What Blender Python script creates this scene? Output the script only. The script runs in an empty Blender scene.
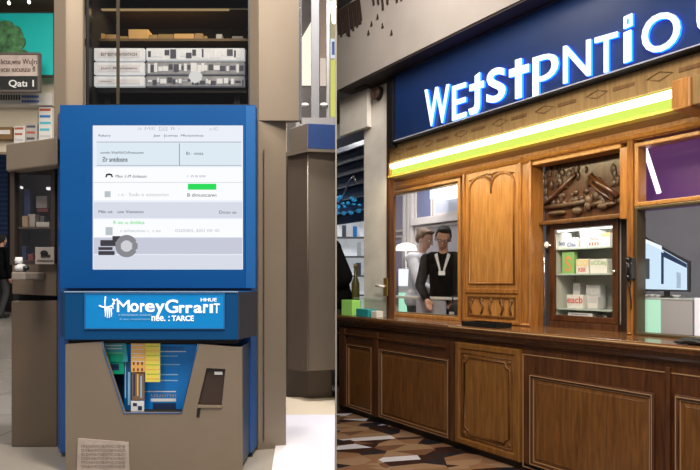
import bpy, bmesh, math, random
from mathutils import Vector, Matrix
random.seed(7)
S = bpy.context.scene
COL = S.collection
F = 600.0; HY = 281.0; EYE = 1.5

# ---------------------------------------------------------------- camera, world, lights, exposure
cd = bpy.data.cameras.new('camera'); cam = bpy.data.objects.new('camera', cd); COL.objects.link(cam)
cam.location = (0, 0, EYE); cam.rotation_euler = (math.radians(90), 0, 0)
cd.sensor_width = 36; cd.lens = F / 700 * 36; cd.shift_y = (HY - 235) / 700
cd.clip_start = 0.05
S.camera = cam
W = bpy.data.worlds.new('world'); S.world = W; W.use_nodes = True
bg = W.node_tree.nodes['Background']; bg.inputs[0].default_value = (0.95, 0.93, 1.0, 1); bg.inputs[1].default_value = 0.26
vs = S.view_settings
S.display_settings.display_device = 'sRGB'
vs.view_transform = 'Standard'; vs.look = 'None'; vs.gamma = 1; vs.use_curve_mapping = False; vs.exposure = 0.0

def area(name, loc, target, size, power, col=(1, 1, 1), sy=None):
    l = bpy.data.lights.new(name, 'AREA'); l.energy = power; l.color = col
    l.shape = 'RECTANGLE'; l.size = size; l.size_y = sy or size
    o = bpy.data.objects.new(name, l); COL.objects.link(o); o.location = loc
    o.rotation_euler = (Vector(target) - Vector(loc)).to_track_quat('-Z', 'Y').to_euler()
    return o
# left hall (its ceiling lamps) and right hall, plus added fill lights
area('hall_lamp_kiosk', (-1.3, 0.0, 4.75), (-0.95, 2.6, 1.4), 1.1, 104, (1, .91, .79))
area('hall_lamp_back', (-3.0, 5.2, 4.7), (-3.0, 6.4, 0.72), 1.6, 75, (1, .92, .82))
area('hall_lamp_far', (-4.6, 10.6, 4.7), (-4.8, 11, 0.72), 2, 200, (1, .93, .85))
area('hall_lamp_floor', (-0.34, 3.3, 4.75), (-0.24, 2.95, 0.72), 0.4, 125, (.96, .95, 1))
area('counter_hall_fill', (0.95, 0.9, 4.6), (1.5, 4.8, 2.4), 1.2, 175, (1, .86, .68))  # unseen area light added in front to brighten the bulkhead
area('pillar_fill', (-0.08, 1.7, 4.8), (-0.25, 3.8, 1.5), 0.3, 60, (1, .92, .82))  # unseen fill added because the tower shades the pillar front
area('aisle_fill', (0.15, 4.4, 4.6), (0.0, 6.9, 2.0), 0.6, 42, (1, .95, .88))  # unseen fill added to lift the column, bulkhead and counter end
area('counter_far_lamp', (-0.75, 9.4, 4.5), (-0.1, 10.9, 1.2), 0.8, 90, (.95, .97, 1))

# ---------------------------------------------------------------- frames
class Frame:
    def __init__(s, o, th):
        s.o = Vector(o); s.th = th; s.R = Matrix.Rotation(th, 4, 'Z')
    def w(s, p): return s.R @ Vector(p) + s.o
LF = Frame((0, 0, 0), 0)
TH = math.atan2(-F, 399.0)
RF = Frame((-10 / F * 7.0, 7.0, 0), TH)
eu = Vector((math.cos(TH), math.sin(TH))); en = Vector((math.sin(TH), -math.cos(TH)))
def PL(x, y, Y): return ((x - 350) / F * Y, Y, EYE - (y - HY) / F * Y)
def LX(x, Y): return (x - 350) / F * Y
def LZ(y, Y): return EYE - (y - HY) / F * Y
def PR(x, y, v):
    a = (x - 350) / F
    on = RF.o.x * en.x + RF.o.y * en.y
    Y = (-v + on) / (a * en.x + en.y)
    P = Vector((a * Y - RF.o.x, Y - RF.o.y))
    return (P.x * eu.x + P.y * eu.y, v, EYE - (y - HY) / F * Y)
def RU(x, v): return PR(x, 281, v)[0]
def RZ(x, y, v): return PR(x, y, v)[2]

# ---------------------------------------------------------------- materials
_m = {}
def mat(name, col, rough=.5, metal=0, emit=None, es=0, noise=0, scale=8, coat=0, spec=None):
    if name in _m: return _m[name]
    m = bpy.data.materials.new(name); m.use_nodes = True; nt = m.node_tree
    b = nt.nodes['Principled BSDF']
    c = tuple(col) + (1,)
    b.inputs['Base Color'].default_value = c
    b.inputs['Roughness'].default_value = rough; b.inputs['Metallic'].default_value = metal
    if coat: b.inputs['Coat Weight'].default_value = coat
    if spec is not None: b.inputs['Specular IOR Level'].default_value = spec
    if emit: b.inputs['Emission Color'].default_value = tuple(emit) + (1,); b.inputs['Emission Strength'].default_value = es
    if noise:
        tc = nt.nodes.new('ShaderNodeTexCoord'); n = nt.nodes.new('ShaderNodeTexNoise'); n.inputs['Scale'].default_value = scale
        n.inputs['Detail'].default_value = 5
        r = nt.nodes.new('ShaderNodeMapRange'); r.inputs[1].default_value = .3; r.inputs[2].default_value = .7
        r.inputs[3].default_value = 1 - noise; r.inputs[4].default_value = 1 + noise
        mx = nt.nodes.new('ShaderNodeVectorMath'); mx.operation = 'SCALE'; mx.inputs[0].default_value = tuple(col)
        nt.links.new(tc.outputs['Object'], n.inputs['Vector']); nt.links.new(n.outputs[0], r.inputs[0])
        nt.links.new(r.outputs[0], mx.inputs['Scale']); nt.links.new(mx.outputs[0], b.inputs['Base Color'])
    _m[name] = m; return m
def wood(name, c1, c2, rough=.35, scale=1.0, coat=.3):
    if name in _m: return _m[name]
    m = bpy.data.materials.new(name); m.use_nodes = True; nt = m.node_tree; b = nt.nodes['Principled BSDF']
    tc = nt.nodes.new('ShaderNodeTexCoord'); mp = nt.nodes.new('ShaderNodeMapping')
    mp.inputs['Scale'].default_value = (14 * scale, 14 * scale, 1.2 * scale)
    n = nt.nodes.new('ShaderNodeTexNoise'); n.inputs['Scale'].default_value = 3; n.inputs['Detail'].default_value = 8; n.inputs['Distortion'].default_value = .8
    cr = nt.nodes.new('ShaderNodeValToRGB')
    cr.color_ramp.elements[0].position = .3; cr.color_ramp.elements[0].color = tuple(c1) + (1,)
    cr.color_ramp.elements[1].position = .72; cr.color_ramp.elements[1].color = tuple(c2) + (1,)
    bp = nt.nodes.new('ShaderNodeBump'); bp.inputs['Strength'].default_value = .12; bp.inputs['Distance'].default_value = .002
    L = nt.links.new
    L(tc.outputs['Object'], mp.inputs[0]); L(mp.outputs[0], n.inputs['Vector']); L(n.outputs[0], cr.inputs[0]); L(cr.outputs[0], b.inputs['Base Color'])
    L(n.outputs[0], bp.inputs['Height']); L(bp.outputs[0], b.inputs['Normal'])
    b.inputs['Roughness'].default_value = rough; b.inputs['Coat Weight'].default_value = coat; b.inputs['Coat Roughness'].default_value = .25
    _m[name] = m; return m
def emis(name, col, s):
    if name in _m: return _m[name]
    m = bpy.data.materials.new(name); m.use_nodes = True; nt = m.node_tree
    nt.nodes.remove(nt.nodes['Principled BSDF'])
    e = nt.nodes.new('ShaderNodeEmission'); e.inputs[0].default_value = tuple(col) + (1,); e.inputs[1].default_value = s
    nt.links.new(e.outputs[0], nt.nodes['Material Output'].inputs[0]); _m[name] = m; return m
def glass(name, tint=(1, 1, 1), refl=1.0):
    if name in _m: return _m[name]
    m = bpy.data.materials.new(name); m.use_nodes = True; nt = m.node_tree
    nt.nodes.remove(nt.nodes['Principled BSDF'])
    t = nt.nodes.new('ShaderNodeBsdfTransparent'); t.inputs[0].default_value = tuple(tint) + (1,)
    g = nt.nodes.new('ShaderNodeBsdfGlossy'); g.inputs['Roughness'].default_value = .02
    fr = nt.nodes.new('ShaderNodeLayerWeight'); fr.inputs[0].default_value = .5; pw = nt.nodes.new('ShaderNodeMath'); pw.operation = 'POWER'; pw.inputs[1].default_value = 4.5; ad = nt.nodes.new('ShaderNodeMath'); ad.operation = 'MULTIPLY_ADD'; ad.inputs[1].default_value = .9; ad.inputs[2].default_value = .04
    mu = nt.nodes.new('ShaderNodeMath'); mu.operation = 'MULTIPLY'; mu.inputs[1].default_value = refl
    mx = nt.nodes.new('ShaderNodeMixShader'); L = nt.links.new
    L(fr.outputs['Facing'], pw.inputs[0]); L(pw.outputs[0], ad.inputs[0]); L(ad.outputs[0], mu.inputs[0]); L(mu.outputs[0], mx.inputs[0]); L(t.outputs[0], mx.inputs[1]); L(g.outputs[0], mx.inputs[2])
    L(mx.outputs[0], nt.nodes['Material Output'].inputs[0]); _m[name] = m; return m

BLUE = mat('kiosk_blue', (.0015, .075, .28), .5, spec=.2, noise=.05, scale=3)
BLUE_L = mat('kiosk_blue_edge', (.008, .11, .36), .4)
NAVY = mat('header_navy', (.002, .065, .21), .5, spec=.2)
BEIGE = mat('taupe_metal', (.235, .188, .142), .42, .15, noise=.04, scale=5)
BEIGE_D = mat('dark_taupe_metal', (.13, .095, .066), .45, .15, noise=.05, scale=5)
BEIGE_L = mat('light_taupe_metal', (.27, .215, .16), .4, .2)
BLACK = mat('black_plastic', (.008, .008, .009), .35)
BLACKM = mat('matte_black', (.006, .005, .005), .8)
GREY = mat('grey_metal', (.20, .19, .19), .35, .4)
LGREY = mat('light_grey', (.55, .56, .58), .45)
WHITE = mat('white_plastic', (.78, .78, .78), .4)
CHROME = mat('chrome', (.75, .76, .8), .12, 1)
CREAM = mat('cream_wall', (.62, .55, .43), .7, noise=.05, scale=2)
WOOD = wood('oak_wood', (.19, .070, .014), (.40, .17, .038), .4, coat=.15)
WOODP = wood('golden_oak', (.28, .115, .024), (.50, .235, .062), .42, coat=.12)
WOODD = wood('dark_oak', (.035, .013, .006), (.11, .042, .016), .35)
WOODM = wood('walnut', (.036, .011, .004), (.105, .036, .011), .28, coat=.4)
WOODC = wood('counter_panel_oak', (.080, .030, .007), (.19, .076, .016), .42, coat=.15)
GOLDW = wood('fascia_wood', (.20, .12, .045), (.33, .21, .085), .4)
GLASS = glass('clear_glass')

# ---------------------------------------------------------------- mesh building
class MB:
    def __init__(s): s.v = []; s.f = []; s.mi = []; s.sm = []
    def add(s, vs, fs, sm=False):
        b = len(s.v); s.v += [tuple(p) for p in vs]
        for f in fs: s.f.append(tuple(b + i for i in f)); s.sm.append(sm)
        return s
    def box(s, x0, x1, y0, y1, z0, z1):
        x0, x1 = min(x0, x1), max(x0, x1); y0, y1 = min(y0, y1), max(y0, y1); z0, z1 = min(z0, z1), max(z0, z1)
        return s.add([(x0,y0,z0),(x1,y0,z0),(x1,y1,z0),(x0,y1,z0),(x0,y0,z1),(x1,y0,z1),(x1,y1,z1),(x0,y1,z1)],
              [(0,3,2,1),(4,5,6,7),(0,1,5,4),(1,2,6,5),(2,3,7,6),(3,0,4,7)])
    def prism_z(s, poly, z0, z1, top=None):
        n = len(poly); top = top or poly
        return s.add([(x, y, z0) for x, y in poly] + [(x, y, z1) for x, y in top],
              [tuple(range(n))[::-1], tuple(range(n, 2*n))] + [(i, (i+1) % n, n+(i+1) % n, n+i) for i in range(n)])
    def prism_y(s, poly, y0, y1):      # poly (x,z) counter-clockwise seen from -y
        n = len(poly)
        return s.add([(x, y0, z) for x, z in poly] + [(x, y1, z) for x, z in poly],
              [tuple(range(n)), tuple(range(n, 2*n))[::-1]] + [(i, n+i, n+(i+1) % n, (i+1) % n) for i in range(n)])
    def quadp(s, pts, d):              # four points facing the viewer, pushed back by vector d
        n = len(pts); q = [tuple(p[k] + d[k] for k in range(3)) for p in pts]
        return s.add(list(pts) + q, [tuple(range(n)), tuple(range(n, 2*n))[::-1]] + [(i, n+i, n+(i+1) % n, (i+1) % n) for i in range(n)])
    def tube(s, path, r, n=10, close=False, r2=None):
        P = [Vector(p) for p in path]; N = len(P); b = len(s.v); rings = []
        for i, p in enumerate(P):
            if close: t = P[(i+1) % N] - P[i-1]
            else: t = P[min(i+1, N-1)] - P[max(i-1, 0)]
            t.normalize(); a = Vector((0, 0, 1)) if abs(t.z) < .9 else Vector((0, 1, 0))
            e1 = t.cross(a).normalized(); e2 = t.cross(e1)
            rr = r if r2 is None else r + (r2 - r) * i / (N - 1)
            rings.append([p + rr * (math.cos(2*math.pi*k/n) * e1 + math.sin(2*math.pi*k/n) * e2) for k in range(n)])
        vs = [q for rg in rings for q in rg]; fs = []
        for i in range(N if close else N-1):
            j = (i+1) % N
            for k in range(n): fs.append((i*n+k, i*n+(k+1) % n, j*n+(k+1) % n, j*n+k))
        if not close: fs += [tuple(range(n))[::-1], tuple(range((N-1)*n, N*n))]
        return s.add(vs, fs, True)
    def lathe(s, c, prof, n=20, axis='z'):
        vs = []; fs = []; N = len(prof)
        for r, h in prof:
            for k in range(n):
                a = 2*math.pi*k/n; p = (r*math.cos(a), r*math.sin(a), h)
                if axis == 'y': p = (p[0], p[2], p[1])
                vs.append((c[0]+p[0], c[1]+p[1], c[2]+p[2]))
        for i in range(N-1):
            for k in range(n): fs.append((i*n+k, i*n+(k+1) % n, (i+1)*n+(k+1) % n, (i+1)*n+k))
        fs += [tuple(range(n))[::-1], tuple(range((N-1)*n, N*n))]
        return s.add(vs, fs, True)
    def ell(s, c, r, n=16, m=10):
        vs = []; fs = []
        for i in range(m+1):
            ph = math.pi*i/m
            for k in range(n):
                a = 2*math.pi*k/n
                vs.append((c[0]+r[0]*math.sin(ph)*math.cos(a), c[1]+r[1]*math.sin(ph)*math.sin(a), c[2]-r[2]*math.cos(ph)))
        for i in range(m):
            for k in range(n): fs.append((i*n+k, i*n+(k+1) % n, (i+1)*n+(k+1) % n, (i+1)*n+k))
        return s.add(vs, fs, True)
    def cap(s, p0, p1, r0, r1, n=14):
        s.tube([p0, p1], r0, n, r2=r1); s.ell(p0, (r0,)*3, n, 8); s.ell(p1, (r1,)*3, n, 8); return s
    def panel(s, u0, u1, z0, z1, prof, back=None):   # prof: list of (inset, v) ; loft of rectangles ; last filled
        vs = []; fs = []
        for ins, v in prof:
            vs += [(u0+ins, v, z0+ins), (u1-ins, v, z0+ins), (u1-ins, v, z1-ins), (u0+ins, v, z1-ins)]
        for i in range(len(prof)-1):
            for k in range(4): fs.append((i*4+k, i*4+(k+1) % 4, (i+1)*4+(k+1) % 4, (i+1)*4+k))
        e = (len(prof)-1)*4; fs.append((e, e+1, e+2, e+3)); fs.append((3, 2, 1, 0))
        return s.add(vs, fs)
    def frame(s, u0, u1, z0, z1, w, v0, v1, wb=None):     # open rectangular frame, front v0, back v1
        wb = w if wb is None else wb
        O = [(u0, z0), (u1, z0), (u1, z1), (u0, z1)]; I = [(u0+w, z0+wb), (u1-w, z0+wb), (u1-w, z1-w), (u0+w, z1-w)]
        vs = [(x, v, z) for v in (v0, v1) for L in (O, I) for x, z in L]; fs = []
        for k in range(4):
            j = (k+1) % 4
            fs += [(k, j, 4+j, 4+k), (8+k, 12+k, 12+j, 8+j), (k, 8+k, 8+j, j), (4+k, 4+j, 12+j, 12+k)]
        return s.add(vs, fs)

def link_mesh(name, me, m, parent=None, loc=(0, 0, 0), rz=0, bev=0):
    o = bpy.data.objects.new(name, me); COL.objects.link(o)
    if m is not None: me.materials.clear(); me.materials.append(m)
    if parent: o.parent = parent
    else: o.location = loc; o.rotation_euler = (0, 0, rz)
    if bev:
        b = o.modifiers.new('bevel', 'BEVEL'); b.width = bev; b.segments = 2; b.limit_method = 'ANGLE'; b.angle_limit = .7
    return o
def to_mesh(mb, off):
    me = bpy.data.meshes.new('mesh'); me.from_pydata([(p[0]-off[0], p[1]-off[1], p[2]-off[2]) for p in mb.v], [], mb.f)
    me.polygons.foreach_set('use_smooth', mb.sm)
    bm = bmesh.new(); bm.from_mesh(me); bmesh.ops.recalc_face_normals(bm, faces=bm.faces); bm.to_mesh(me); bm.free()
    me.update(); return me
def tag(o, label=None, cat=None, group=None, kind=None):
    if label: o['label'] = label
    if cat: o['category'] = cat
    if group: o['group'] = group
    if kind: o['kind'] = kind
    return o
class Thing:                        # an Empty at the thing's base that parents its parts
    def __init__(s, name, label, cat, loc, fr=LF, group=None, kind=None, rz=0):
        s.fr = fr; s.loc = loc
        s.o = bpy.data.objects.new(name, None); COL.objects.link(s.o)
        s.o.location = fr.w(loc); s.o.rotation_euler = (0, 0, fr.th); s.o.empty_display_size = .1
        tag(s.o, label, cat, group, kind)
    def part(s, name, mb, m, parent=None, label=None, bev=0, kind=None):
        me = to_mesh(mb, s.loc) if isinstance(mb, MB) else mb
        o = link_mesh(name, me, m, parent or s.o, bev=bev)
        if label: o['label'] = label
        if kind: o['kind'] = kind
        return o
def solo(name, mb, m, label, cat, fr=LF, group=None, kind=None, bev=0, loc=None):   # a thing that is one mesh
    xs = [p[0] for p in mb.v]; ys = [p[1] for p in mb.v]; zs = [p[2] for p in mb.v]
    loc = loc or ((min(xs)+max(xs))/2, (min(ys)+max(ys))/2, min(zs))
    o = link_mesh(name, to_mesh(mb, loc), m, None, fr.w(loc), fr.th, bev)
    return tag(o, label, cat, group, kind)
def struct(name, mb, m, fr=LF, bev=0): return solo(name, mb, m, None, None, fr, kind='structure', bev=bev)
def struct_part(name, mb, m, parent, fr=LF, bev=0):
    inv = parent.matrix_basis.inverted()
    me = to_mesh(mb, (0, 0, 0)); me.transform(inv @ (Matrix.Translation(fr.o) @ fr.R))
    return link_mesh(name, me, m, parent, bev=bev)

def eval_mesh(ob):
    dg = bpy.context.evaluated_depsgraph_get(); dg.update()
    me = bpy.data.meshes.new_from_object(ob.evaluated_get(dg)); return me
def text_mesh(txt, bold=0, ext=.02, res=4):
    c = bpy.data.curves.new('t', 'FONT'); c.body = txt; c.offset = bold; c.extrude = ext; c.resolution_u = res
    o = bpy.data.objects.new('t', c); COL.objects.link(o); me = eval_mesh(o)
    bpy.data.objects.remove(o); bpy.data.curves.remove(c); return me
def fit_text(txt, pts, v, bold=0, thick=.006, shear=True, mirror=False):
    """mesh of the writing fitted to the quad with corners (u,z): bottom-left, bottom-right, top-right, top-left; front at v-thick"""
    me = text_mesh(txt, bold, .02)
    X = [p.co.x for p in me.vertices]; Y = [p.co.y for p in me.vertices]
    x0, x1, y0, y1 = min(X), max(X), min(Y), max(Y); bl, br, tr, tl = pts
    mb = MB(); vs = []
    for p in me.vertices:
        a = (p.co.x-x0)/(x1-x0); b = (p.co.y-y0)/(y1-y0)
        if mirror: a = 1-a
        u = (1-a)*(1-b)*bl[0]+a*(1-b)*br[0]+a*b*tr[0]+(1-a)*b*tl[0]
        z = (1-a)*(1-b)*bl[1]+a*(1-b)*br[1]+a*b*tr[1]+(1-a)*b*tl[1]
        vs.append((u, v-(p.co.z+.02)/.04*thick, z))
    mb.add(vs, [tuple(f.vertices) for f in me.polygons]); bpy.data.meshes.remove(me); return mb
def rect(u0, u1, z0, z1): return [(u0, z0), (u1, z0), (u1, z1), (u0, z1)]
def plate(loops, v0, v1):           # flat plate with holes; loops in (u,z); front v0, back v1
    c = bpy.data.curves.new('p', 'CURVE'); c.dimensions = '2D'; c.fill_mode = 'BOTH'; c.extrude = abs(v1-v0)/2
    for L in loops:
        sp = c.splines.new('POLY'); sp.points.add(len(L)-1); sp.use_cyclic_u = True
        for i, (a, b) in enumerate(L): sp.points[i].co = (a, b, 0, 1)
    o = bpy.data.objects.new('p', c); COL.objects.link(o); me = eval_mesh(o)
    mb = MB(); mid = (v0+v1)/2
    mb.add([(p.co.x, mid-p.co.z, p.co.y) for p in me.vertices], [tuple(f.vertices) for f in me.polygons])
    bpy.data.objects.remove(o); bpy.data.curves.remove(c); bpy.data.meshes.remove(me); return mb
def remesh(mb, vox, smooth=4, disp=None):
    me = bpy.data.meshes.new('r'); me.from_pydata(mb.v, [], mb.f)
    o = bpy.data.objects.new('r', me); COL.objects.link(o)
    m = o.modifiers.new('r', 'REMESH'); m.mode = 'VOXEL'; m.voxel_size = vox; m.use_smooth_shade = True
    s = o.modifiers.new('s', 'SMOOTH'); s.iterations = smooth; s.factor = .5
    r = eval_mesh(o); bpy.data.objects.remove(o); bpy.data.meshes.remove(me)
    r.polygons.foreach_set('use_smooth', [True]*len(r.polygons)); return r

ZF = 0.72                            # the left hall stands on a raised floor
def ray(Y, dx=0): return (336-350)/F*Y + dx

# ================================================================ SETTING, LEFT HALL
def floor_mat(name, c1, c2, sc, rough):
    m = bpy.data.materials.new(name); m.use_nodes = True; nt = m.node_tree; b = nt.nodes['Principled BSDF']
    tc = nt.nodes.new('ShaderNodeTexCoord'); br = nt.nodes.new('ShaderNodeTexBrick')
    br.offset = 0; br.inputs['Color1'].default_value = tuple(c1)+(1,); br.inputs['Color2'].default_value = tuple(c2)+(1,)
    br.inputs['Mortar'].default_value = (c1[0]*.5, c1[1]*.5, c1[2]*.5, 1); br.inputs['Scale'].default_value = sc
    br.inputs['Mortar Size'].default_value = .006; br.inputs['Brick Width'].default_value = 1; br.inputs['Row Height'].default_value = 1
    nt.links.new(tc.outputs['Object'], br.inputs[0]); nt.links.new(br.outputs[0], b.inputs['Base Color']); b.inputs['Roughness'].default_value = rough
    return m
FL = floor_mat('polished_tile', (.36, .33, .30), (.40, .37, .33), 1.6, .14)
floorL = struct('floor', MB().prism_z([(-11, 1.0), (ray(1.0)-.004, 1.0), (ray(6.3)-.004, 6.3), (LX(287, 6.3), 6.3), (LX(287, 16), 16), (-11, 16)], 0, ZF), FL)
struct('ceiling', MB().prism_z([(-11, 3.2), (ray(3.2)-.01, 3.2), (ray(6.3)-.01, 6.3), (LX(287, 6.3), 6.3), (LX(287, 16), 16), (-11, 16)], 4.92, 5.05), mat('ceiling_brown', (.06, .035, .022), .6))
struct('wall_divider', MB().prism_z([(ray(2.45)-.003, 2.45), (ray(2.45)+.003, 2.45), (ray(6.3)+.004, 6.3), (ray(6.3)-.003, 6.3)], 0, 5.05),
       mat('divider_board', (.30, .28, .26), .7))
struct('wall_divider_back', MB().prism_z([(LX(287, 6.3), 6.3), (LX(287, 6.3)+.06, 6.3), (LX(287, 16)+.06, 16), (LX(287, 16), 16)], 0, 5.05), mat('back_wall', (.35, .31, .27), .8, noise=.1))
struct('wall_back', MB().box(-11, LX(287,15.85), 15.85, 16, ZF, 4.92), mat('back_wall', (.35, .31, .27), .8, noise=.1))
struct('wall_left', MB().box(-11.1, -11, 1, 16, 0, 5.05), mat('side_wall', (.4, .36, .3), .8))
# upper shop front wall behind the small stand
YW = 7.7
struct('wall_shopfront', MB().box(-6.9, LX(296, YW), YW, YW+.15, LZ(152, YW), 4.92), CREAM)
struct('trim_1', MB().box(-6.9, LX(296, YW), YW-.05, YW, LZ(13, YW), 4.92), mat('brown_band', (.07, .03, .015), .6))
# white floor panel and cream strip on the floor at right
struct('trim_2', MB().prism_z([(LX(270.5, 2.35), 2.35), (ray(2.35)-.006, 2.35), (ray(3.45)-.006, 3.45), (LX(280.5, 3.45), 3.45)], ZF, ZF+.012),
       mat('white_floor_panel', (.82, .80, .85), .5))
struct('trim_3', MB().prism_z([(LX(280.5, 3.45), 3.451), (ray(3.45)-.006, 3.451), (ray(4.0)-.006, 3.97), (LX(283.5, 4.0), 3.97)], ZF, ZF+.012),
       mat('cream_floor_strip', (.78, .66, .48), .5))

# teal billboard with tree
Y = 7.45
t = Thing('billboard', 'teal billboard with a green leafy tree, hanging under the dark brown ceiling', 'billboard', (LX(0, Y), Y, LZ(90, Y)))
teal = t.part('panel', MB().box(LX(-50, Y), LX(54, Y), Y, Y+.06, LZ(75, Y), LZ(13, Y)), mat('teal_print', (.01, .42, .40), .5, emit=(.0, .55, .50), es=.10))
t.part('frame', MB().frame(LX(-51, Y), LX(54.5, Y), LZ(76, Y), LZ(12.4, Y), .012, Y-.01, Y+.07), mat('dark_frame', (.03, .05, .05), .5))
tr = MB()
for i in range(60):
    a = random.uniform(-1.2, 1.15); b = random.uniform(0, 1)
    cx = 2 + 17*a*(1-.35*b); cy = 56 - 30*b
    tr.ell((LX(cx, Y), Y-.005, LZ(cy, Y)), (.07+.05*random.random(), .012, .06+.04*random.random()), 8, 6)
t.part('tree_picture', tr, mat('tree_green', (.07, .20, .08), .8, noise=.6, scale=14))
for i, x in enumerate((9, 29)):
    t2 = Thing('pendant_lamp', ('left of the two tiny white lamps under the brown ceiling', 'right of the two tiny white lamps under the brown ceiling')[i], 'lamp', (LX(x, 7.0), 7.0, LZ(3-i, 7.0)))
    t2.part('rod', MB().tube([(LX(x, 7), 7, LZ(2, 7)), (LX(x, 7), 7, 4.92)], .008), mat('rod', (.5, .5, .5), .4))
    t2.part('bulb', MB().ell((LX(x, 7), 7, LZ(3-i, 7)), (.018, .018, .022)), emis('lamp_white', (1, .97, .9), 3))

# framed signboard
Y = 7.2
t = Thing('signboard', 'framed board with pale notice above a black strip of white letters', 'sign', (LX(10, Y), Y, LZ(95, Y)))
t.part('frame', MB().frame(LX(-30, Y), LX(40, Y), LZ(92, Y), LZ(53, Y), .02, Y-.02, Y+.04), mat('board_frame', (.12, .10, .09), .5))
t.part('notice', MB().box(LX(-28, Y), LX(38.5, Y), Y, Y+.03, LZ(76, Y), LZ(54.5, Y)), mat('notice_pale', (.48, .40, .36), .7, noise=.15, scale=10))
t.part('black_strip', MB().box(LX(-28, Y), LX(38.5, Y), Y, Y+.03, LZ(91, Y), LZ(76.2, Y)), mat('strip_black', (.02, .022, .022), .5))
t.part('lettering', fit_text('Qatı 1', rect(LX(9, Y), LX(34, Y), LZ(88, Y), LZ(80, Y)), Y-.001, .01), WHITE)
t.part('notice_lettering', fit_text('Iıcuı,wıu WuJrı\nııcııı ıucuıuuı fI', rect(LX(1, Y), LX(37, Y), LZ(72, Y), LZ(59, Y)), Y-.001, 0), mat('brown_ink', (.10, .05, .05), .7))
# shelves of leaflets on the cream wall
Y = 7.55
t = Thing('notice_rail', 'white rail with barcode-like marks under the black lettered board', 'rail', (LX(20, Y), Y, LZ(106, Y)))
t.part('board', MB().box(LX(-30, Y), LX(52, Y), Y, YW, LZ(105, Y), LZ(93, Y)), mat('white_rail', (.6, .58, .54), .6))
lm = MB()
for k in range(9): lm.box(LX(-2+k*2.6, Y), LX(-.6+k*2.6, Y), Y-.006, Y, LZ(100, Y), LZ(95, Y))
t.part('marks', lm, mat('ink', (.05, .05, .06), .7))
lm = MB()
for k in range(7): lm.box(LX(22+k*2.5, Y), LX(24+k*2.5, Y), Y-.006, Y, LZ(102.6, Y), LZ(100.4, Y))
t.part('blue_marks', lm, mat('ink_blue', (.08, .15, .45), .7))
lm = MB()
for k in range(7): lm.box(LX(22+k*2.5, Y), LX(24+k*2.5, Y), Y-.006, Y, LZ(98, Y), LZ(95.5, Y))
t.part('blue_marks', lm, mat('ink_blue', (.08, .15, .45), .7))
def poster(x0, x1, y0, y1, base, inks, label, Y=7.6):
    t = Thing('poster', label, 'poster', (LX((x0+x1)/2, Y), Y, LZ(y1, Y)), group='posters on the cream wall')
    t.part('sheet', MB().box(LX(x0, Y), LX(x1, Y), Y, YW, LZ(y1, Y), LZ(y0, Y)), base)
    n = len(inks)
    for i, c in enumerate(inks):
        a = y0+(y1-y0)*(i+.25)/n; b = y0+(y1-y0)*(i+.6)/n
        t.part('print', MB().box(LX(x0+.8, Y), LX(x1-.8-random.random()*2, Y), Y-.004, Y, LZ(b, Y), LZ(a, Y)), c)
PW = mat('poster_white', (.72, .70, .66), .6); PR_ = mat('print_red', (.45, .10, .06), .7); PB = mat('print_blue', (.03, .20, .55), .7); PC = mat('print_cyan', (.08, .48, .62), .7); PK = mat('print_dark', (.08, .08, .1), .7)
poster(39, 52, 107, 140, PW, [PR_, PB, PC, PC, LGREY], 'white poster with red, blue and cyan lines next to taupe housing')
poster(26, 37, 124, 142, mat('poster_grey', (.45, .42, .40), .6), [PK, PR_, PK], 'small grey poster with dark print, middle of the wall posters')
poster(14, 25, 126, 143, PW, [PR_, PR_, LGREY], 'small white poster with two red lines, left of the grey poster')
poster(-8, 12, 127, 139, mat('poster_ochre', (.22, .13, .05), .6), [PW], 'brown and white wide poster at left edge of the wall')
# back storefront with blue ribbed screen and person
Y = 15.2
bl = MB()
bl.box(LX(-60, Y), LX(9, Y), Y, Y+.1, LZ(262, Y), LZ(152, Y))
t = Thing('blue_screen', 'dark blue ribbed screen wall behind the walking person', 'screen', (LX(-20, Y), Y, ZF))
t.part('panel', bl, mat('blue_rib', (.02, .05, .15), .5))
rb = MB()
for k in range(22): rb.box(LX(-60, Y), LX(9, Y), Y-.03, Y, LZ(156+k*4.8, Y)-.02, LZ(156+k*4.8, Y)+.02)
t.part('rib', rb, mat('blue_rib2', (.04, .08, .22), .4), kind='stuff')
t.part('post', MB().box(LX(9, Y), LX(12, Y), Y-.05, Y+.1, ZF, LZ(150, Y)), BLACKM)
t.part('base', MB().box(LX(-60, Y), LX(9, Y), Y, Y+.1, ZF, LZ(262, Y)), BLACKM)

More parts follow.
